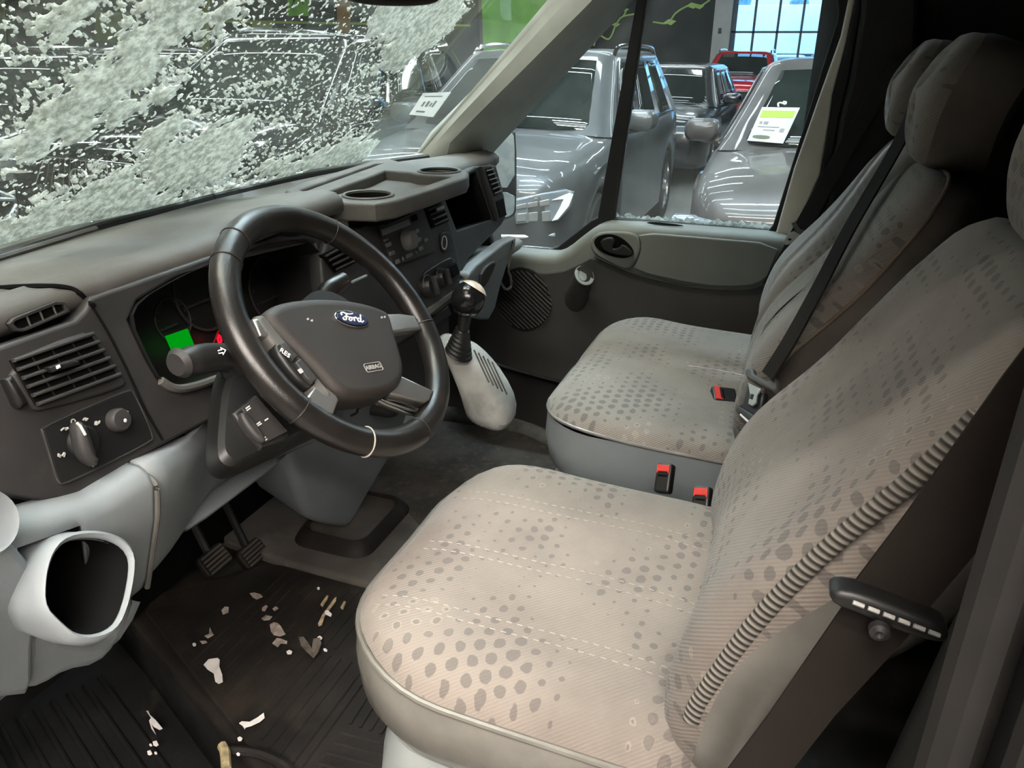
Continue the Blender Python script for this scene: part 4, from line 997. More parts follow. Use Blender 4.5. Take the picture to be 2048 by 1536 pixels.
# ---- grey lower panels
def lower(name, x0, x1, n=8, cav=False, holes=None):
    rg = []
    for k in range(n+1):
        x = lerp(x0, x1, k/n)
        top = .607-.02*max(0, min(1, (x+.66)/.1)); rise = .03*max(0, (-.74-x)/.12)
        y = .252 + (.085*math.exp(-((x+.40)/.17)**2) if cav else 0)
        rg.append([(x, .300, top+rise), (x, lerp(.300, y, .7), top-.003+rise), (x, y+.004, top-.010+rise), (x, y-.002, top-.026+rise), *[(x, y+.008+.036*j_/12, .53-.10*j_/12) for j_ in range(13)], (x, y+.054, .412), (x, y+.064, .402), (x, .36, .40)])
    mb = MB().loft(rg, closed=False)
    if holes:
        ok = []
        for f_ in mb.f:
            c_ = sum((V(mb.v[i]) for i in f_), V((0, 0, 0)))/len(f_); keep = True
            for q_, pl_ in holes:
                d_ = c_-pl_.o; a_, b_ = d_.dot(pl_.x), d_.dot(pl_.y)
                if inpoly(np.array([a_]), np.array([b_]), q_)[0]: keep = False
            if keep: ok.append(f_)
        mb.f = ok
    return mb.build(name, M['greyblue'], dash, auto=60, solid=.006)
RIM = [(92, 1180), (98, 1130), (118, 1090), (150, 1074), (200, 1072), (240, 1085), (262, 1110), (262, 1150), (248, 1215), (228, 1255), (190, 1270), (150, 1268), (120, 1240), (95, 1215)]
pl0 = Pl((-.812, .195, .548), (0, -.86, .52))
rim_l = [pl0.p(175+(u-175)*1.1, 1178+(v-1178)*1.06) for u, v in chaikin(RIM, 2)]
lower('outer_panel', -.92, -.667, 50, False, [(rim_l, pl0)])
lower('knee_panel', -.661, -.16, 14, True)
MB().tube(spline([(-.664, .290, .596), (-.664, .262, .590), (-.664, .2505, .580), (-.664, .2545, .55), (-.664, .261, .525), (-.664, .277, .48), (-.664, .291, .44), (-.664, .302, .41)], 4), .0038, 8).build('panel_bead', M['pad'], dash)
MB().plate(Pl((-.915, 0, 0), (-1, 0, 0)), [[(y*Pl((-.915, 0, 0), (-1, 0, 0)).x.y, z) for y, z in ((.285, .40), (.24, .58), (.30, .62), (.315, .77), (.36, .815), (.62, .795), (.62, .40))]], .02, .006, 0, px=False).build('end_panel', M['fascia'], dash)
# bottle holders at both ends
def bottle(sx, vis):
    pl = Pl((-.812 if sx < 0 else .70, .195, .548), (0, -.86, .52))
    rim = [(92, 1180), (98, 1130), (118, 1090), (150, 1074), (200, 1072), (240, 1085), (262, 1110), (262, 1150), (248, 1215), (228, 1255), (190, 1270), (150, 1268), (120, 1240), (95, 1215)]
    q = resample([V((*pl0.p(*k), 0)) for k in chaikin(rim, 2)], 40)
    q = [(p.x*(1 if sx < 0 else -1), p.y) for p in q]
    cx = sum(p[0] for p in q)/40; cy = sum(p[1] for p in q)/40
    def rg(s_, d, dy=0.): return [pl.w(cx+(a-cx)*s_, cy+(b-cy)*s_+dy, d) for a, b in q]
    back = V((0, 1, -.12))
    def bk(s_, L, dz=0.):
        return [p+back*L+V((0, 0, dz)) for p in rg(s_, -.01)]
    o = MB().loft([rg(.985, -.010), rg(.985, -.006), rg(1.0, -.001), rg(1.02, .0), rg(1.06, .003), rg(1.13, 0), rg(1.17, -.012), bk(1.16, .03, -.004), bk(1.10, .09, .0), bk(1.02, .16, .01)], cap0=False, cap1=False)
    o = o.build('bottle_holder', M['greyblue'], dash, auto=60)
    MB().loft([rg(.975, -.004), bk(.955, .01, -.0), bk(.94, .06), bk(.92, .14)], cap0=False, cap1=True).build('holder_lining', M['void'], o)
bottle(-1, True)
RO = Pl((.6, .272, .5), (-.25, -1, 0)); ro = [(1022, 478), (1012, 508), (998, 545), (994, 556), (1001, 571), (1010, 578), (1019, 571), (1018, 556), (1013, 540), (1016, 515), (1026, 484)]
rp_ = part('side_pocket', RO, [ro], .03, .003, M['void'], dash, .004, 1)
MB().tube(spline([RO.uv(u, v, .006) for u, v in ((996, 560), (1002, 572), (1010, 578), (1019, 571), (1017, 552), (1013, 540), (1016, 515), (1024, 485))], 4), .0035, 6).build('pocket_rim', M['pad'], rp_)
# lower left trim below the bottle holder
KT = Pl((0, .268, .5), (0, -1, -.2))
part('kick_trim', KT, [[(-90, 1040), (10, 1070), (84, 1150), (90, 1220), (66, 1250), (66, 1388), (0, 1396), (-90, 1410)]], .03, .010, M['greyblue'], dash, .004, 1, 4)
part('kick_trim', KT, [[(60, 1180), (100, 1240), (150, 1290), (215, 1288), (255, 1258), (285, 1190), (277, 1218), (244, 1296), (205, 1338), (142, 1350), (92, 1382), (60, 1386)]], .03, .012, M['greyblue'], dash, -.006, 1, 4)
# speaker rim at the very left
o = MB().lathe([(.034, 0), (.031, .006), (.027, .003), (0, .002)], at(-30, 1046, 1, .247), (.1, -1, .3), 28).build('tweeter', M['greyblue'], dash)
# ---- centre leg down to the floor and gear console
lp_ = Pl((.06, .455, .03), (-.12, -1, -.36))
leg = part('centre_leg', lp_, [[(560, 900), (582, 945), (612, 1038), (640, 1052), (690, 1062), (706, 1048), (752, 965), (792, 900), (830, 800), (790, 720), (600, 720)]], .16, .022, M['greyblue'], dash, 0, 1, 5)
co_ = MB(); pts = [(.130, .175, .505, .034, .040), (.132, .165, .49, .042, .052), (.135, .140, .455, .050, .058), (.142, .112, .395, .060, .060), (.146, .105, .350, .060, .055), (.148, .115, .315, .046, .042)]
rg = []
for x, y, z, rx, ry in pts:
    rg.append([V((x+rx*math.copysign(abs(math.cos(q_))**.7, math.cos(q_)), y+.02-ry*math.copysign(abs(math.sin(q_))**.7, math.sin(q_)), z-.35*ry*math.sin(q_))) for q_ in [2*PI*k/28 for k in range(28)]])
con = co_.loft(rg).build('gear_console', M['console'], dash, sub=1)
t = MB()
for k in range(5):
    u = 948+9*k; t.tube([at(u, 700+6*k, 1, .068), at(u+30, 765+6*k, 1, .040)], .0016, 6)
t.build('console_ribs', M['carpet'], con)
MB().box((.14, .33, .48), (.30, .10, .24)).build('stack_base', M['fascia'], dash, bev=.02)
# gear lever
gl = thing('gear_lever', 'gear lever with a round black knob and shift pattern cap, its warm reflection painted in', 'lever', tuple(at(930, 650, 0, .09)))
kc = at(936, 598, 0, .09); kb = at(925, 662, 0, .088); ax = (kc-kb).normalized(); rr = .034
MB().lathe([(rr*math.sin(PI*k/16), -rr*math.cos(PI*k/16)*1.08) for k in range(17)], kc, ax, 32).build('knob', mat('glossy black knob', (.010, .010, .011), .18, var=0), gl)
cax = (V((.50, -.42, .85))).normalized()
MB().lathe([(rr*1.09*math.sin(q_), rr*1.09*math.cos(q_)) for q_ in [R(k*4.2) for k in range(0, 13)]], kc+cax*.001, cax, 28).build('knob_cap', mat('cap with painted warm reflection', (.62, .50, .39), .3, .15, var=.05), gl)  # orange-white reflection on the cap put into its colour
t = MB(); cpn = Pl(kc+cax*(rr*1.09+.0005), cax, (0, 1, .2))
for (a, b), (c, d) in (((-.008, -.004), (-.008, .008)), ((0, -.006), (0, .008)), ((.008, -.004), (.008, .008)), ((-.008, .002), (.008, .002))): t.tube([cpn.w(a, b), cpn.w(c, d)], .0008, 5)
t.build('shift_pattern', M['black'], gl)
MB().lathe([(rr*.75, -.0275), (rr*.78, -.025), (rr*.8, -.021)], kc, ax, 24).build('knob_ring', M['chrome'], gl)
MB().tube([kc-ax*.025, kb, kb-ax*.03], [.014, .012, .012], 14).build('shaft', M['black'], gl)
rg = []; n_ = 7
for k in range(n_*2):
    f = k/(n_*2-1); rr_ = lerp(.017, .034, f)*(1.0 if k % 2 else .93); c_ = kb+ax*.005-ax*(.055*f)
    rg.append([c_+V((math.cos(q_)*rr_, math.sin(q_)*rr_*.8, math.sin(q_)*rr_*.4)) for q_ in [2*PI*j/24 for j in range(24)]])
MB().loft(rg).build('gaiter', M['black'], gl)

# ------------------------------------------------------------------ steering wheel and column
WC = V((-.433, .112, .729)); WN = V((0, -math.cos(.689), math.sin(.689)))
WP = Pl(WC, WN, (0, math.sin(.689), math.cos(.689)))
sw = thing('steering_wheel', 'worn black leather steering wheel with silver spokes and an oval badge', 'steering wheel', tuple(WC))
NR = 120
pr = [(math.cos(2*PI*k/20)*(1.0), math.sin(2*PI*k/20)*.92) for k in range(20)]
MB().tube([WP.w(.1755*math.cos(2*PI*k/NR), .1755*math.sin(2*PI*k/NR)) for k in range(NR)], .0192, closed=True, prof=pr, ref=tuple(WN)).build('rim', M['leather'], sw)
t = MB()
for dg_ in (128, 48, 200, -20, -92, -72+180+5):
    q_ = R(dg_); c_ = WP.w(.1755*math.cos(q_), .1755*math.sin(q_)); rd = (WP.x*math.cos(q_)+WP.y*math.sin(q_))
    t.tube([c_+rd*(.0196*math.cos(2*PI*k/20))+WN*(.0182*math.sin(2*PI*k/20)) for k in range(20)], .0009, 5, closed=True)
t.build('rim_seam', M['hub'], sw)
a0 = WP.p(733, 893); q_ = math.atan2(a0[1], a0[0]); c_ = WP.w(.1755*math.cos(q_), .1755*math.sin(q_)); rd = (WP.x*math.cos(q_)+WP.y*math.sin(q_))
MB().tube([c_+rd*(.0197*math.cos(2*PI*k/20))+WN*(.0184*math.sin(2*PI*k/20)) for k in range(20)], .0011, 5, closed=True).build('rim_stitch', M['stitch'], sw)
HP = WP.off(.012)
HO = [(522, 630), (545, 610), (590, 600), (650, 597), (715, 604), (760, 618), (778, 632), (786, 665), (800, 712), (807, 745), (800, 772), (782, 790), (740, 800), (700, 802), (672, 790), (640, 755), (600, 712), (560, 672)]
hub = part('airbag_cover', HP, [HO], .045, .014, M['hub'], sw, .008, 2, 6)
part('hub_edge', HP, [[(505, 632), (530, 628), (560, 668), (605, 722), (645, 765), (668, 792), (650, 800), (615, 765), (570, 715), (530, 670)]], .03, .006, M['pad_dark'], sw, .002, 1)
MB().lathe([(.055, -.05), (.062, -.02), (.062, .0), (.0, .001)], WC-WN*.005, WN, 28).build('boss', M['black'], sw)
# silver spokes
def spoke(pts, d=0., w=None, th=.018):
    return part('spoke', HP, [pts], th, .0035, M['silver'], sw, d, 0, 3)
spoke([(760, 628), (800, 627), (828, 631), (843, 657), (790, 665), (770, 662)], .001)
spoke([(770, 775), (800, 750), (868, 782), (860, 800), (850, 806), (776, 786)], .001)
spoke([(505, 638), (528, 634), (548, 650), (556, 676), (520, 672)], .001)
spoke([(614, 792), (636, 762), (672, 790), (678, 800), (664, 836), (608, 800)], .001)
for pts in ([(772, 788), (850, 808), (842, 822), (766, 796)], [(785, 640), (770, 625), (800, 622), (838, 636), (850, 652)]):
    part('spoke_edge', HP, [pts], .016, .004, M['chrome'] if pts[0][0] == 772 else M['leather'], sw, -.006, 1)
# thumb switches on the left spoke
bk = part('switch_bank', HP, [[(545, 690), (560, 684), (600, 720), (632, 760), (628, 776), (600, 770), (562, 722)]], .02, .005, M['black'], sw, .003, 1)
for pts in ([(552, 694), (562, 689), (590, 718), (580, 726)], [(584, 730), (594, 722), (628, 762), (618, 772), (604, 760)]):
    part('thumb_button', HP, [pts], .008, .002, M['fascia'], bk, .008)
hq = HP.off(.0085); a, b = hq.p(570, 706); a2, b2 = hq.p(581, 714)
an = math.atan2(b2-b, a2-a)
MB().text('RES', hq, a, b, .0095, .0004, an).build('button_print', M['white'], bk, smooth=False)
a, b = hq.p(601, 742); MB().plate(hq, [rrect(.007, .006, .001, 2, a, b)], .0008, .0001, .0006, px=False).build('button_symbol', M['greyprint'], bk, smooth=False)
# oval badge with the script
ce = HP.p(695, 645); BP = HP.off(.0085)
e1 = HP.p(660, 640); e2 = HP.p(727, 650); an = math.atan2(e2[1]-e1[1], e2[0]-e1[0]); rx = math.hypot(e2[0]-e1[0], e2[1]-e1[1])/2
bdg = MB().plate(BP, [ell(*ce, rx, rx*.43, 40, an)], .004, .0012, .002, px=False).build('badge', M['chrome'], sw)
MB().plate(BP, [ell(*ce, rx*.9, rx*.43*.8, 40, an)], .002, .0004, .003, px=False).build('badge_field', M['blue'], bdg)
t = MB(); ux, uy = math.cos(an), math.sin(an)
def bw(x, y): return BP.w(ce[0]+(x*ux-y*uy)*rx, ce[1]+(x*uy+y*ux)*rx, .0036)
for st_ in ([(-.62, .06), (-.66, .15), (-.52, .22), (-.3, .17), (-.05, .2), (.06, .24)], [(-.34, .16), (-.4, -.02), (-.48, -.16), (-.6, -.16), (-.62, -.06)], [(-.52, .0), (-.38, .03), (-.26, .02)],
            [(-.2, -.02), (-.28, -.1), (-.22, -.17), (-.12, -.12), (-.1, -.02), (-.18, .01), (-.2, -.03)], [(-.1, .0), (.02, .0), (.06, .03)], [(.06, .04), (.03, -.16)], [(.06, -.02), (.14, .05), (.22, .03), (.2, -.01)],
            [(.42, -.0), (.32, .02), (.25, -.08), (.31, -.16), (.41, -.1), (.46, .0)], [(.54, .24), (.47, .04), (.42, -.12), (.5, -.16), (.6, -.08)]):
    t.tube(spline([(*p, 0) for p in st_], 4) and [bw(p.x, p.y) for p in spline([(*p, 0) for p in st_], 4)], .0011, 5)
t.build('script', M['white'], bdg)
# embossed AIRBAG plate
a, b = HP.p(739, 740); e1 = HP.p(718, 744); e2 = HP.p(760, 737); an2 = math.atan2(e2[1]-e1[1], e2[0]-e1[0]); q = HP.off(.0082)
t = MB(); hw_, hh_ = .018, .0065
def rot_(pts): return [(a+x*math.cos(an2)-y*math.sin(an2), b+x*math.sin(an2)+y*math.cos(an2)) for x, y in pts]
t.plate(q, [rot_(rrect(.034, .013, .003, 4)), rot_(rrect(.0325, .0115, .0025, 4))], .0008, .0001, .0006, px=False); t.text('AIRBAG', q, a, b, .0088, .0004, an2)
t.build('airbag_print', M['greyprint'], hub, smooth=False)
t = MB()
for u, v in ((608, 645), (616, 648), (762, 640), (756, 641)): 
    a, b = HP.p(u, v); t.plate(q, [[(a-.003, b), (a-.001, b+.0016), (a+.003, b+.0012), (a+.0015, b-.001), (a-.0005, b-.0016)]], .0006, .0001, .0004, px=False)
t.build('scuff', M['greyprint'], hub, smooth=False)
# column
sc = thing('steering_column', 'black steering column shroud with stalks behind the wheel', 'steering column', tuple(WC+V((0, .1, -.06))))
KP = WP.off(-.075)
KO = chaikin([(424, 765), (414, 850), (410, 925), (420, 950), (445, 962), (500, 938), (600, 890), (660, 860), (690, 780), (684, 700), (600, 665), (500, 680), (455, 705)], 2)
kx, ky = 560, 800
def kr(s_, d): q_ = WP.off(d); return [q_.uv(kx+(u-kx)*s_, ky+(v-ky)*s_) for u, v in KO]
MB().loft([kr(.60, -.060), kr(.74, -.062), kr(.84, -.070), kr(.92, -.095), kr(.97, -.13), kr(1., -.17), kr(1.0, -.22)]).build('shroud', M['black'], sc)
def stalk(name, pts, rads, m=M['black'], n=16): return MB().tube(spline(pts, 5), [lerp(rads[int(i/5)], rads[min(int(i/5)+1, len(rads)-1)], (i % 5)/5) for i in range((len(pts)-1)*5+1)], n).build(name, m, sc)
SP_ = WP.off(-.055)
stk = stalk('indicator_stalk', [SP_.uv(356, 728, .0), SP_.uv(385, 722), SP_.uv(425, 715), SP_.uv(462, 716, -.004), SP_.uv(490, 735, -.02), SP_.uv(505, 770, -.03)], [.014, .0185, .018, .0175, .018, .02])
sc0 = SP_.uv(431, 716); scd = ((CAM-sc0).normalized()*.9+V((0, 0, .35))).normalized()
MB().tube([SP_.uv(351, 730), SP_.uv(360, 726)], [.0135, .0185], 18).build('stalk_end', M['fascia'], stk)
t = MB(); f_ = Pl(sc0+scd*.0183, scd, (0, .2, 1))
for s_ in (-1, 1):
    t.plate(f_, [[(s_*.003, .0025), (s_*.008, .0025), (s_*.008, .0055), (s_*.0135, 0), (s_*.008, -.0055), (s_*.008, -.0025), (s_*.003, -.0025)], [(s_*.0042, .0013), (s_*.0092, .0013), (s_*.0092, .003), (s_*.0117, 0), (s_*.0092, -.003), (s_*.0092, -.0013), (s_*.0042, -.0013)]], .0008, .0001, .001, px=False)
t.build('arrow_print', M['white'], stk, smooth=False)
stalk('wiper_stalk', [SP_.uv(640, 640, -.03), SP_.uv(655, 600, -.02), SP_.uv(668, 575, -.01), SP_.uv(690, 560, .0)], [.012, .014, .017, .013], M['leather'])
MB().tube([SP_.uv(688, 578, .02), SP_.uv(725, 558, .01)], .0022, 6).build('key_lever', M['tin'], sc)
# audio remote under the left of the shroud
AP = WP.off(-.052)
ar = part('audio_remote', AP, [[(466, 824), (513, 787), (581, 867), (574, 878), (526, 895), (498, 870)]], .03, .006, M['black'], sc, .0, 0, 4)
part('remote_face', AP, [[(482, 818), (512, 793), (574, 864), (530, 886)]], .004, .001, M['fascia'], ar, .002)
part('remote_roller', AP, [[(472, 832), (486, 826), (508, 852), (528, 884), (520, 890), (498, 872)]], .012, .004, M['fascia'], ar, .008, 1)
t = MB(); q = AP.off(.0026)
for u0, v0, u1, v1 in ((492, 817, 499, 812), (494, 821, 501, 816), (484, 832, 490, 827), (487, 835, 494, 829), (512, 850, 520, 844), (515, 852, 523, 847), (530, 841, 536, 837), (524, 880, 531, 874), (528, 882, 534, 878)): t.tube([q.uv(u0, v0), q.uv(u1, v1)], .0009, 5)
t.build('remote_symbols', M['white'], ar, smooth=False)
MB().tube(spline([KP.uv(693, 838, .01), KP.uv(702, 834, .012), KP.uv(705, 826, .012), KP.uv(712, 822, .012)], 4), .0018, 6).build('cable', M['black'], sc)
# pedals
for lab, u, v, a_ in (('clutch pedal with a worn grey pad in the dark footwell, nearer the door', 432, 1118, 0), ('brake pedal with a worn grey pad, beside the centre leg', 508, 1105, 0)):
    p = at(u, v, 1, .60); pt = thing('pedal', lab, 'pedal', tuple(p))
    pq = Pl(p, (0, -.8, .6)); MB().plate(pq, [rrect(.075, .05, .012, 4)], .014, .004, px=False).build('pad', M['rubber'], pt)
    t = MB()
    for k in range(5): t.box(pq.w(0, -.018+.009*k, .002), (.06, .003, .004))
    t.build('pad_ribs', M['mathump'], pt, smooth=False)
    MB().tube([p+V((0, .015, 0)), p+V((.01, .09, .16)), p+V((.01, .16, .32))], .009, 8).build('arm', M['black'], pt)
# ------------------------------------------------------------------ seats
from mathutils.bvhtree import BVHTree
def outl(w, l, rf, rb, n=10):
    """seat outline, front (+y) corners rf, rear corners rb, origin at rear centre"""
    o = []
    for sx, y, r_, a0 in ((1, 0, rb, -90), (1, l, rf, 0), (-1, l, rf, 90), (-1, 0, rb, 180)):
        cx = sx*(w/2-r_); cy = r_ if y == 0 else l-r_
        for k in range(n+1): q_ = R(a0+90*k/n); o.append((cx+r_*math.cos(q_), cy+r_*math.sin(q_)))
    return [(p.x, p.y) for p in resample([V((*p, 0)) for p in o], 72)]
def shrink(o, d):
    xs = [p[0] for p in o]; ys = [p[1] for p in o]; cx, cy = (min(xs)+max(xs))/2, (min(ys)+max(ys))/2; w, l = max(xs)-min(xs), max(ys)-min(ys)
    return [(cx+(x-cx)*max(.02, 1-2*d/w), cy+(y-cy)*max(.02, 1-2*d/l)) for x, y in o]
def pad(o, levels, f=None):
    rg = []
    for d, z in levels:
        rg.append([V((x, y, z+(f(x, y) if f else 0))) for x, y in shrink(o, d)])
    return rg
CREST = [(0, -.022), (.006, -.008), (.018, .002), (.04, .008), (.07, .012), (.11, .015), (.15, .017), (.19, .018), (.22, .0185), (.245, .019)]
def follow(mb, mw, pts, r_, n=6, up=.0):
    bv = BVHTree.FromPolygons([mw @ V(p) for p in mb.v], mb.f); z = (mw.to_3x3() @ V((0, 0, 1))).normalized(); out = []
    for x, y in pts:
        h = bv.ray_cast(mw @ V((x, y, .3)), -z)
        if h[0]: out.append(h[0]+z*up)
    return out
# ---- driver's seat
ds = thing('driver_seat', 'grey dotted cloth driver seat with a vinyl side, nearest the camera', 'seat', (-.45, -.25, 0))
W_, L_ = .52, .50
mw = Matrix.Translation((-.455, -.482, .414)) @ Matrix.Rotation(R(2), 4, 'X')
o = outl(W_, L_, .17, .10)
wav = lambda x, y: .012*math.exp(-((abs(x)-.20)/.05)**2)*(y > -.1)+.010*math.exp(-((y-.42)/.08)**2)-.006*math.exp(-(x/.09)**2)
cm = MB().loft(pad(o, CREST, wav), cap0=False)
cu = cm.build('cushion', M['cloth'], ds, mw=mw, auto=60)
sd = MB().loft(pad(o, [(.03, -.135), (.012, -.12), (-.002, -.09), (-.006, -.05), (-.002, -.026), (0, -.022)]), cap1=False).build('cushion_side', M['vinyl'], ds, mw=mw, auto=60)
MB().tube([mw @ V((x, y, -.020+wav(x, y)*.6)) for x, y in shrink(o, -.002)], .0042, 8, closed=True).build('piping', M['vinyl'], cu)
t = MB()
for x in (-.165, -.145, -.03, -.01, .105, .125):
    pts = [(x+.010*math.sin(y*9), y) for y in np.linspace(.06, .455, 60)]
    f3 = follow(cm, mw, pts, .0007, up=.0004)
    t = MB()
    for k in range(0, len(f3)-1, 2): t.tube(f3[k:k+2], .00065, 5)
    t.build('stitching', M['stitch'], cu)
# plastic base
bz = Matrix.Translation((-.455, -.485, 0))
MB().loft([[bz @ V((x, y, z)) for x, y in shrink(outl(.50, .47, .09, .05), d)] for d, z in ((-.03, 0), (-.02, .02), (0, .12), (.012, .24), (.02, .285))]).build('seat_base', M['seatbase'], ds)
# backrest in its own leaning frame
def leanm(x, y=-.405, z=.44, lean=31): return Matrix.Translation((x, y, z)) @ Matrix.Rotation(R(90-lean+180)-PI, 4, 'X')
def backframe(x, y0, z0, up):
    up = V(up).normalized(); n_ = V((0, up.z, -up.y)); xx = V((1, 0, 0))
    m = Matrix(((xx.x, up.x, n_.x, x), (xx.y, up.y, n_.y, y0), (xx.z, up.z, n_.z, z0), (0, 0, 0, 1))); return m
def backrest(par, x, w, h, cloth, side, y0=-.38, z0=.44, up=(0, -.465, .885), rt=.11, rb=.06, bol=.016, th=.11):
    m = backframe(x, y0, z0, up)
    o = outl(w, h, rt, rb)
    f = lambda X, Y: .030*math.exp(-((Y-.17)/.12)**2)-.02*math.exp(-((Y+.02)/.07)**2)+bol*math.exp(-((abs(X)-w*.40)/.045)**2)*min(1, max(0, (h-Y)/.2))
    fr = MB().loft(pad(o, [(0, -.03), (.004, -.012), (.016, .0), (.04, .006), (.08, .009), (.12, .010), (.16, .0105), (w/2-.02, .011)], f), cap0=False)
    c = fr.build('backrest', cloth, par, mw=m, auto=60)
    s = MB().loft(pad(o, [(.05, -th), (.015, -th+.012), (.0, -th+.035), (-.004, -.06), (0, -.03)], lambda X, Y: f(X, Y)), cap1=False).build('backrest_side', side, par, mw=m, auto=60)
    return m, o, f, c, s
m, o, f, bk_, _ = backrest(ds, -.447, .50, .575, M['cloth'], M['vinyl'], y0=-.388, z0=.412, th=.13, rb=.03)
# ribbed welt along the near edge of the backrest
rib, nt, o_ = mk('ribbed welt cloth'); b_ = nt.nodes.new('ShaderNodeBsdfPrincipled'); nt.links.new(b_.outputs[0], o_.inputs[0]); b_.inputs['Roughness'].default_value = .9
sx_ = nt.nodes.new('ShaderNodeSeparateXYZ'); nt.links.new(coords(nt), sx_.inputs[0])
wv = math_(nt, 'ADD', math_(nt, 'MULTIPLY', math_(nt, 'SINE', math_(nt, 'MULTIPLY', sx_.outputs[1], 900.)), .5), .5)
nt.links.new(mixc(nt, wv, (.12, .11, .098), (.26, .24, .21)), b_.inputs['Base Color']); bp = nt.nodes.new('ShaderNodeBump'); bp.inputs['Distance'].default_value = .003; nt.links.new(wv, bp.inputs['Height']); nt.links.new(bp.outputs[0], b_.inputs['Normal'])
wp = [at(u, v, 0, -.694) for u, v in ((1383, 1442), (1400, 1400), (1500, 1260), (1600, 1150), (1700, 1060), (1800, 980), (1890, 900), (1960, 830))]
mi = m.inverted()
MB().tube([mi @ p for p in spline(wp, 6)], .0088, prof=[(math.cos(2*PI*k/14)*.55, math.sin(2*PI*k/14)*1.0) for k in range(14)], ref=(0, 0, 1)).build('ribbed_welt', rib, bk_, mw=m)
# ---- passenger bench
bs = thing('passenger_bench', 'two place dotted cloth passenger bench beside the far door', 'seat', (.36, -.25, 0))
mwb = Matrix.Translation((.352, -.485, .405)) @ Matrix.Rotation(R(2), 4, 'X')
o = outl(.69, .47, .13, .06)
wb = lambda x, y: .008*math.exp(-((y-.38)/.08)**2)-.004*math.exp(-(x/.03)**2)
bm_ = MB().loft(pad(o, CREST, wb), cap0=False)
bc = bm_.build('cushion', M['cloth2'], bs, mw=mwb, auto=60)
MB().loft(pad(o, [(.025, -.15), (.008, -.13), (-.002, -.08), (0, -.022)]), cap1=False).build('cushion_side', M['greyblue'], bs, mw=mwb, auto=60)
MB().tube([mwb @ V((x, y, -.020+wb(x, y))) for x, y in shrink(o, -.001)], .0036, 8, closed=True).build('piping', M['vinyl'], bc)
f3 = [p for p in follow(bm_, mwb, [(.012+.006*math.sin(y*14), y) for y in np.linspace(.02, .22, 24)], .0007, up=.0)]
MB().tube(f3, .0016, 6).build('cushion_seam', M['vinyl'], bc)
MB().loft([[V((.352+x, -.485+y, z)) for x, y in shrink(outl(.66, .45, .06, .04), d)] for d, z in ((0, 0), (0, .1), (.01, .27))]).build('bench_base', M['greyblue'], bs)
def bench_back(x, w):
    m, o, f, c, s = backrest(bs, x, w, .535, M['cloth2'], M['pilecloth'], z0=.445, bol=.006, rt=.09, rb=.04)
    MB().tube([m @ V((X, Y, -.029+f(X, Y))) for X, Y in shrink(o, -.002)], .0035, 8, closed=True).build('piping', M['piping'], c)
    return m
m1 = bench_back(.142, .335); m2 = bench_back(.535, .40)
# ---- headrests
def headrest(par, x, y, z, label=None, w=.245, h=.215, lean=14, cl=M['cloth2'], sidem=M['pilecloth']):
    c_, s_ = math.cos(R(lean)), math.sin(R(lean))
    m = Matrix(((1, 0, 0, x), (0, -s_, c_, y), (0, c_, s_, z), (0, 0, 0, 1)))
    def ring(sc_, d, dz=0):
        out = []
        for k in range(48):
            q_ = 2*PI*k/48; cx, sy = math.cos(q_), math.sin(q_); e = .62
            X = w/2*math.copysign(abs(cx)**e, cx)*(1-.10*max(0, sy)); Y = h/2*math.copysign(abs(sy)**e, sy)
            out.append(V((X*sc_, Y*sc_+dz, d-.018*(Y/(h/2))**2)))
        return out
    fr = MB().loft([ring(.97, .012), ring(.955, .026), ring(.9, .036), ring(.78, .043), ring(.55, .048), ring(.25, .05), ring(.03, .0505)], cap0=False).build('headrest', cl, par, mw=m)
    MB().loft([ring(.3, -.088), ring(.7, -.084), ring(.88, -.072), ring(.97, -.045), ring(1.0, -.012), ring(.995, .004), ring(.97, .013)], cap1=False).build('headrest_shell', sidem, fr, mw=m)
    for sx in (-.055, .055):
        MB().tube([m @ V((sx, -h/2+.02, -.03)), m @ V((sx, -h/2-.05, -.045))], .006, 10).build('headrest_post', M['tin'], fr)
    for sx in (-.055, .055):
        MB().lathe([(.012, 0), (.014, .004), (.011, .012), (0, .013)], m @ V((sx, -h/2-.028, -.042)), m.to_3x3() @ V((0, 1, 0)), 14).build('post_sleeve', M['black'], fr)
headrest(bs, .170, -.645, 1.010, w=.20, h=.205); headrest(bs, .605, -.64, 1.008, w=.22, h=.20); headrest(ds, -.447, -.69, 1.01, cl=M['cloth'], w=.22)
# ------------------------------------------------------------------ belts
def ribbon(pts, wdir, w, th=.0016):
    rg = []
    for i, p in enumerate(pts):
        p = V(p); d = V(wdir[i] if isinstance(wdir, list) else wdir).normalized(); t_ = (V(pts[min(i+1, len(pts)-1)])-V(pts[max(i-1, 0)])).normalized(); n_ = t_.cross(d).normalized()
        rg.append([p+d*(w/2)+n_*th, p-d*(w/2)+n_*th, p-d*(w/2)-n_*th, p+d*(w/2)-n_*th])
    return MB().loft(rg)
# driver belt
db = thing('seat_belt', 'dark brown driver seat belt hanging beside the near door post', 'seat belt', (-.80, -.5, .4))
prs = [((-.765, -.40, .20), (-.765, -.45, .22)), ((-.785, -.437, .40), (-.785, -.485, .42)), ((-.80, -.46, .535), (-.80, -.508, .554)), ((-.80, -.483, .602), (-.80, -.529, .619)), ((-.80, -.519, .719), (-.80, -.563, .705)), ((-.80, -.5215, .737), (-.80, -.570, .729)), ((-.80, -.544, .801), (-.80, -.595, .799)), ((-.80, -.577, .904), (-.80, -.623, .896)), ((-.80, -.655, 1.12), (-.80, -.70, 1.10)), ((-.80, -.69, 1.22), (-.80, -.735, 1.20))]
nx = V((.0014, 0, 0)); MB().loft([[V(a)-nx, V(b)-nx, V(b)+nx, V(a)+nx] for a, b in prs]).build('webbing', M['webbing'], db)
tg = Pl(at(1772, 1232, 0, -.812), (-1, 0, .0))
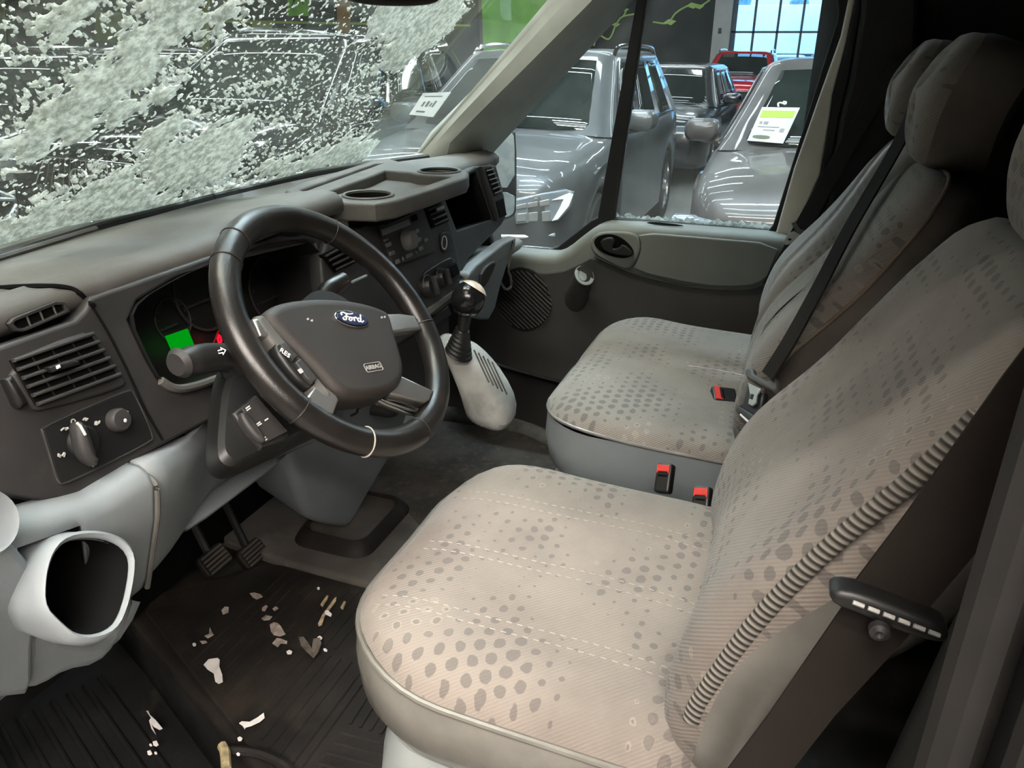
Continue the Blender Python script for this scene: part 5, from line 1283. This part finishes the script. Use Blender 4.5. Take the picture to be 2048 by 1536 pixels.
tt = MB().plate(tg, [[(1655, 1182), (1672, 1172), (1720, 1180), (1800, 1210), (1885, 1244), (1898, 1262), (1892, 1276), (1870, 1278), (1800, 1258), (1720, 1222), (1668, 1204)]], .022, .005, .006, smooth=1).build('tongue_stop', M['black'], db)
t = MB()
for k in range(6):
    u = 1705+30*k; v = 1190+11.5*k; t.tube([tg.uv(u, v, .008), tg.uv(u+22, v+8.5, .008)], .0016, 6)
t.build('tongue_ridges', M['console'], tt)
MB().lathe([(.007, 0), (.0065, .005), (.003, .007), (.0, .005)], tg.uv(1757, 1246, .006), (-1, 0, 0), 18).build('belt_button', M['fascia'], db)
# middle belt
mb_ = thing('seat_belt', 'dark belt laid over the gap between the two bench backrests, steel tongue at its foot', 'seat belt', tuple(at(1520, 780, 0, .33)))
BF_ = backframe(.34, -.38, .445, (0, -.465, .885)); BN_ = BF_.to_3x3() @ V((0, 0, 1)); BPl = Pl(V((.34, -.38, .445))+BN_*.032, BN_)
path = [(1832, 212), (1790, 300), (1700, 455), (1640, 570), (1580, 680), (1535, 752)]
pts = [BPl.uv(u, v) for u, v in path]; nb_ = BN_
ribbon(spline(pts, 6), V((.93, .32, -.15)), .050).build('webbing', M['webbing'], mb_)
MBP = Pl(BPl.uv(1525, 760, .006), (-.35, .75, .62), (0, -.5, .85))
tn = part('tongue_head', MBP, [[(1488, 742), (1494, 734), (1504, 736), (1506, 746), (1534, 762), (1540, 752), (1552, 756), (1552, 776), (1544, 782), (1492, 756)]], .012, .004, M['pad_dark'], mb_)
MB().plate(MBP, [[(1494, 764), (1520, 776), (1512, 788), (1510, 804), (1502, 810), (1494, 806), (1498, 790)], [(1500, 786), (1506, 788), (1503, 798), (1497, 796)]], .003, .0006, -.002).build('tongue', M['tin'], mb_, smooth=False)
part('belt_anchor', MBP.off(-.008), [[(1494, 768), (1528, 784), (1518, 838), (1472, 812), (1484, 806)]], .012, .004, M['black'], mb_)
part('anchor_plate', MBP.off(-.006), [[(1472, 808), (1516, 834), (1508, 850), (1470, 822)]], .016, .004, M['fascia'], mb_)
part('anchor_edge', MBP.off(-.004), [[(1480, 826), (1506, 850), (1503, 853), (1478, 830)]], .008, .002, M['white'], mb_)
# right belt
rb = thing('seat_belt', 'black belt running down the far pillar behind the bench, bright steel tongue', 'seat belt', tuple(at(1590, 470, 0, .80)))
pts = [at(u, v, 0, x) for u, v, x in ((1790, 120, .775), (1745, 205, .775), (1690, 300, .775), (1640, 390, .775), (1603, 455, .775), (1570, 520, .78), (1530, 590, .785), (1508, 650, .79))]
ribbon(spline(pts, 5), V((0, .75, .30)), .037).build('webbing', M['webblack'], rb)
RP_ = Pl(at(1600, 460, 0, .765), (-1, .1, .1))
part('tongue_head', RP_, [[(1582, 446), (1590, 442), (1600, 458), (1612, 462), (1622, 456), (1618, 468), (1606, 474), (1592, 466)]], .014, .004, M['pad_dark'], rb)
MB().plate(RP_, [[(1588, 462), (1602, 470), (1592, 478), (1580, 488), (1571, 490), (1568, 482), (1576, 468)], [(1578, 476), (1584, 478), (1580, 482), (1575, 480)]], .003, .0006, .001).build('tongue', M['tin'], rb, smooth=False)
MB().plate(RP_.off(-.005), [[(1735, 190), (1745, 182), (1775, 186), (1780, 196), (1760, 204), (1738, 200)]], .02, .006, 0).build('guide_loop', M['black'], rb)
# ------------------------------------------------------------------ buckles
def buckle(lab, c, n_, up, w=.030, h=.045, d=.018):
    pl = Pl(c, n_, up); t = thing('belt_buckle', lab, 'buckle', tuple(c))
    MB().plate(pl, [rrect(w, h, .005, 4)], d, .004, 0, px=False).build('case', M['black'], t)
    MB().plate(pl, [[(-w*.40, h*.42), (w*.40, h*.42), (w*.40, h*.12), (w*.28, h*.2), (-w*.28, h*.2), (-w*.40, h*.12)]], .004, .001, .003, px=False).build('release_button', M['red'], t)
    MB().plate(pl, [rrect(w*.6, .003, .001, 2, 0, h*.06)], .001, .0002, .0008, px=False).build('slot', M['void'], t)
    return t, pl
buckle('black buckle with red button tucked into a slit of the bench cushion', at(1450, 788, 2, .432), (-.3, -.2, .95), (-.3, .95, .1), .046, .050)
buckle('black buckle with red button between the seats, nearer the bench front', at(1325, 955, 2, .43), (-.75, .35, .55), (.2, .2, 1), .028, .05)
buckle('black buckle with red button between the seats, nearer the backrests', at(1400, 1003, 2, .43), (-.75, .3, .55), (.2, .2, 1), .028, .05)
o = ribbon([at(1418, 1012, 2, .42), at(1445, 990, 2, .44), at(1455, 984, 2, .45)], V((.3, .3, 1)), .02, .002).build('strap_end', M['webblack']); tag(o, 'short black strap end between driver backrest and bench cushion', 'strap')
# ------------------------------------------------------------------ floor mat, hump and litter
MZ = Pl((0, 0, .010), (0, 0, 1), (0, 1, 0))
fm = thing('floor_mat', 'ribbed dirty black rubber floor mat in front of the driver seat', 'mat', (-.33, .3, 0))
mo_ = [(-.345, .70), (-.30, .72), (-.12, .56), (-.115, .52), (-.12, .30), (-.13, .0), (-.15, -.2), (-.62, -.2), (-.595, .12), (-.55, .29)]
MB().plate(MZ, [mo_], .012, .004, px=False).build('mat_sheet', M['rubber'], fm)
t = MB()
def mrib(x0, y0, x1, y1, w=.004, h=.004):
    d = V((x1-x0, y1-y0, 0)).normalized(); p = V((-d.y, d.x, 0))*w; a = V((x0, y0, .009)); b = V((x1, y1, .009)); k = .45
    t.add([a+p, a-p, a-p*k+V((0, 0, h)), a+p*k+V((0, 0, h)), b+p, b-p, b-p*k+V((0, 0, h)), b+p*k+V((0, 0, h))], [(0, 1, 2, 3), (7, 6, 5, 4), (0, 4, 5, 1), (1, 5, 6, 2), (2, 6, 7, 3), (3, 7, 4, 0)])
for k in range(13):
    y = .225+.0235*k; xl = -.545+(y-.30)*.44+.022
    mrib(max(xl, -.57), y, -.325+.0*k, y)
    if y > .26: mrib(-.305, y, -.14, y)
for y in (.196, .178): mrib(-.575, y, -.13, y, .005, .005)
for k in range(16):      # cross panel nearer the seat
    x = -.585+.022*k
    if x < -.46: mrib(x, .155, x+.012, .0)
for k in range(9): mrib(-.455, .150-.020*k, -.14, .165-.020*k)
t.build('mat_ribs', M['rubber'], fm, smooth=False)
# grey rubber hump around the centre leg
hp = [(-.115, .31), (-.115, .50), (-.06, .66), (.02, .70), (.16, .66), (.17, .44), (.06, .40), (-.02, .36), (.02, .26), (-.08, .22)]
struct('trim_13', MB().plate(Pl((0, 0, .02), (0, 0, 1), (0, 1, 0)), [[(-.118, .30), (-.115, .52), (-.09, .72), (.30, .74), (.30, .2), (.0, .18), (-.10, .20)]], .03, .012, px=False, res=4), M['mathump'])
MB().loft([[V((.075+x*s_, .455+y*s_, z)) for x, y in rrect(.20, .16, .035, 5)] for s_, z in ((1.28, .02), (1.22, .03), (1.10, .045), (1.02, .05), (.95, .045))], cap0=False, cap1=False).build('leg_boot', M['rubber'], dash)
struct('trim_14', MB().plate(Pl((0, 0, .022), (0, 0, 1), (0, 1, 0)), [[(.20, .70), (.66, .72), (.68, .10), (.40, -.0), (.05, .0), (.05, .22), (.2, .40)]], .02, .006, px=False), mat('dirty ribbed floor covering', (.050, .040, .032), .85, var=.35, vscale=12, bump=.6, bscale=380, col2=(.09, .075, .06), c2lo=.5, c2hi=.75, c2scale=40))
# litter, each scrap its own
LZ = Pl((0, 0, .016), (0, 0, 1), (0, 1, 0)); SZ = Pl((0, 0, ZS+.012), (0, 0, 1), (0, 1, 0))
def scrap(name, lab, cat, pts, m, pl=LZ, curl=.004, th=.0016, group=None):
    q = [pl.p(*k) for k in pts]; mb = MB().plate(pl, [q], th, .0003, px=False)
    s_ = rnd.random()*9
    mb.v = [tuple(V(p)+V((0, 0, curl*(1+noise.noise(V((p[0]*40+s_, p[1]*40, s_))))))) for p in mb.v]
    o = mb.build(name, m, smooth=False); tag(o, lab, cat, group); return o
P_, D_ = M['paper'], M['paperdirty']
scrap('paper_scrap', 'largest white paper scrap, wedge shaped, in the middle of the floor mat', 'scrap', [(408, 1334), (418, 1322), (436, 1318), (440, 1322), (439, 1336), (445, 1352), (446, 1366), (438, 1371), (431, 1366), (428, 1350), (416, 1342)], P_)
scrap('paper_scrap', 'curved white paper strip near the seat base on the floor mat', 'scrap', [(479, 1450), (484, 1446), (500, 1447), (516, 1438), (528, 1428), (530, 1440), (520, 1448), (503, 1455), (492, 1458), (490, 1462), (486, 1455)], P_)
scrap('paper_scrap', 'small round white scrap beside the curved white paper strip', 'scrap', [(475, 1478), (480, 1474), (485, 1477), (483, 1483), (477, 1484)], P_)
scrap('paper_scrap', 'long thin white scrap lying on the ribbed entry step', 'scrap', [(293, 1424), (297, 1424), (301, 1434), (312, 1443), (326, 1460), (320, 1462), (308, 1455), (303, 1450), (312, 1470), (303, 1458), (299, 1445), (303, 1440)], P_, SZ)
for k, (u, v, r_) in enumerate(((312, 1490, 6), (300, 1508, 5), (302, 1492, 3), (312, 1508, 3))):
    scrap('paper_crumb', ('small white crumb on the entry step, %s' % ('elongated one nearest the long scrap', 'pinkish one lowest of the group', 'tiny one beside the elongated crumb', 'tiny one right of the pinkish crumb')[k]), 'crumb', [(u-r_, v-r_*.6), (u+r_*.3, v-r_), (u+r_, v+r_*.3), (u+r_*.2, v+r_*.9), (u-r_*.8, v+r_*.6)], P_, SZ)
scrap('paper_scrap', 'dirty greyish scrap, larger of two beside a dry leaf on the mat', 'scrap', [(540, 1252), (548, 1247), (556, 1250), (562, 1256), (571, 1270), (560, 1274), (548, 1272), (542, 1264)], D_)
scrap('paper_scrap', 'dirty jagged scrap just below the larger greyish scrap on the mat', 'scrap', [(545, 1290), (554, 1278), (564, 1280), (575, 1285), (574, 1291), (562, 1290), (556, 1297)], D_)
scrap('paper_scrap', 'dirty pale scrap highest on the mat below the pedals', 'scrap', [(500, 1191), (510, 1189), (522, 1193), (526, 1198), (514, 1202), (506, 1198)], D_)
for k, (pts, lab) in enumerate((([(524, 1216), (532, 1211), (536, 1214), (530, 1223), (524, 1222)], 'small dirty scrap under the pale one below the pedals'), ([(545, 1219), (552, 1215), (557, 1218), (549, 1224)], 'thin curled scrap right of the small dirty one below the pedals'), ([(523, 1240), (532, 1232), (545, 1235), (540, 1243), (528, 1245)], 'flat brown scrap above the larger greyish scrap'), ([(443, 1222), (450, 1215), (458, 1217), (457, 1227), (446, 1230)], 'grey crumpled scrap at the dark left end of the mat'), ([(409, 1274), (418, 1270), (420, 1256), (424, 1266), (428, 1272), (416, 1279)], 'hook shaped grey scrap at the dark left end of the mat'), ([(400, 1285), (412, 1284), (415, 1287), (405, 1290)], 'narrow grey scrap under the hook shaped one'))):
    scrap('paper_scrap', lab, 'scrap', pts, D_)
for k, (u, v, r_, lab) in enumerate(((579, 1308, 6, 'bright white crumb left of the dry brown leaf'), (651, 1303, 4, 'small white crumb right of the dry brown leaf'), (640, 1279, 5, 'cream crumb above the dry brown leaf'), (389, 1291, 4, 'small white crumb at the dark left end of the mat'), (477, 1512, 4, 'white crumb by the front lip of the mat'), (637, 1178, 3, 'tiny white crumb at the top edge of the mat'))):
    scrap('paper_crumb', lab, 'crumb', [(u-r_, v-r_*.5), (u, v-r_), (u+r_, v-r_*.2), (u+r_*.7, v+r_*.8), (u-r_*.6, v+r_*.7)], P_)
scrap('leaf', 'dry brown leaf curled on the floor mat', 'leaf', [(598, 1282), (608, 1281), (618, 1293), (624, 1302), (627, 1284), (640, 1282), (644, 1294), (638, 1312), (628, 1322), (614, 1312), (603, 1298)], M['leaf'], curl=.008)
scrap('straw', 'longest of three pale straws at the top of the floor mat', 'straw', [(636, 1250), (644, 1233), (668, 1200), (673, 1197), (672, 1204), (650, 1234), (644, 1252), (638, 1255)], M['straw'], LZ, .004, .003)
scrap('straw', 'pale straw left of the longest straw at the top of the floor mat', 'straw', [(641, 1210), (653, 1193), (657, 1192), (655, 1199), (645, 1214)], M['straw'], LZ, .003, .003)
scrap('straw', 'shortest pale straw right of the longest one on the floor mat', 'straw', [(681, 1216), (688, 1203), (692, 1204), (686, 1220)], M['straw'], LZ, .003, .003)
scrap('paper_scrap', 'tiny white strip lying across the longest straw', 'scrap', [(650, 1225), (656, 1223), (664, 1230), (662, 1235), (651, 1231)], P_, LZ.off(.006))
o = MB().tube(spline([LZ.uv(446, 1500, .01), LZ.uv(452, 1515, .012), LZ.uv(454, 1545, .008)], 4), .008, 8).build('wood_chip', M['wood']); tag(o, 'splintered pale wood chip at the edge of the floor by the entry step', 'wood chip')
o = MB().tube(spline([LZ.uv(460, 1500, .0), LZ.uv(520, 1508, .0), LZ.uv(570, 1530, .0), LZ.uv(600, 1560, 0)], 5), .008, 8).build('mat_lip', M['rubber'], fm)
# ------------------------------------------------------------------ light and camera
def area(name, loc, target, sx, sy, power, col=(1, .93, .84)):
    l = bpy.data.lights.new(name, 'AREA'); l.shape = 'RECTANGLE'; l.size = sx; l.size_y = sy; l.energy = power; l.color = col
    o = bpy.data.objects.new(name, l); COL.objects.link(o); o.location = loc
    d = V(target)-V(loc); o.rotation_euler = d.to_track_quat('-Z', 'Y').to_euler(); return o
w = bpy.data.worlds.new('World'); SC.world = w; w.use_nodes = True
w.node_tree.nodes['Background'].inputs[0].default_value = (.62, .80, 1., 1); w.node_tree.nodes['Background'].inputs[1].default_value = 2.2
# area light added above the showroom roof, daylight on lorry and snow outside
area('daylight_outside', (29, 1, 15), (46, 1, 0), 16, 16, 7000, (.75, .87, 1.))
cam = bpy.data.cameras.new('camera'); co = bpy.data.objects.new('camera', cam); COL.objects.link(co)
cam.sensor_fit = 'HORIZONTAL'; cam.sensor_width = 36; cam.lens = 36*FPX/2048; cam.clip_start = .02; cam.clip_end = 300
co.matrix_world = Matrix(((_R.x, _U.x, -_F.x, CAM.x), (_R.y, _U.y, -_F.y, CAM.y), (_R.z, _U.z, -_F.z, CAM.z), (0, 0, 0, 1)))
SC.camera = co
SC.view_settings.view_transform = 'Standard'; SC.view_settings.look = 'None'; SC.view_settings.gamma = 1; SC.view_settings.exposure = 0.88
SC.view_settings.use_curve_mapping = False
SC.cycles.use_denoising = True; SC.cycles.max_bounces = 8; SC.cycles.transparent_max_bounces = 12; SC.cycles.sample_clamp_indirect = 6.
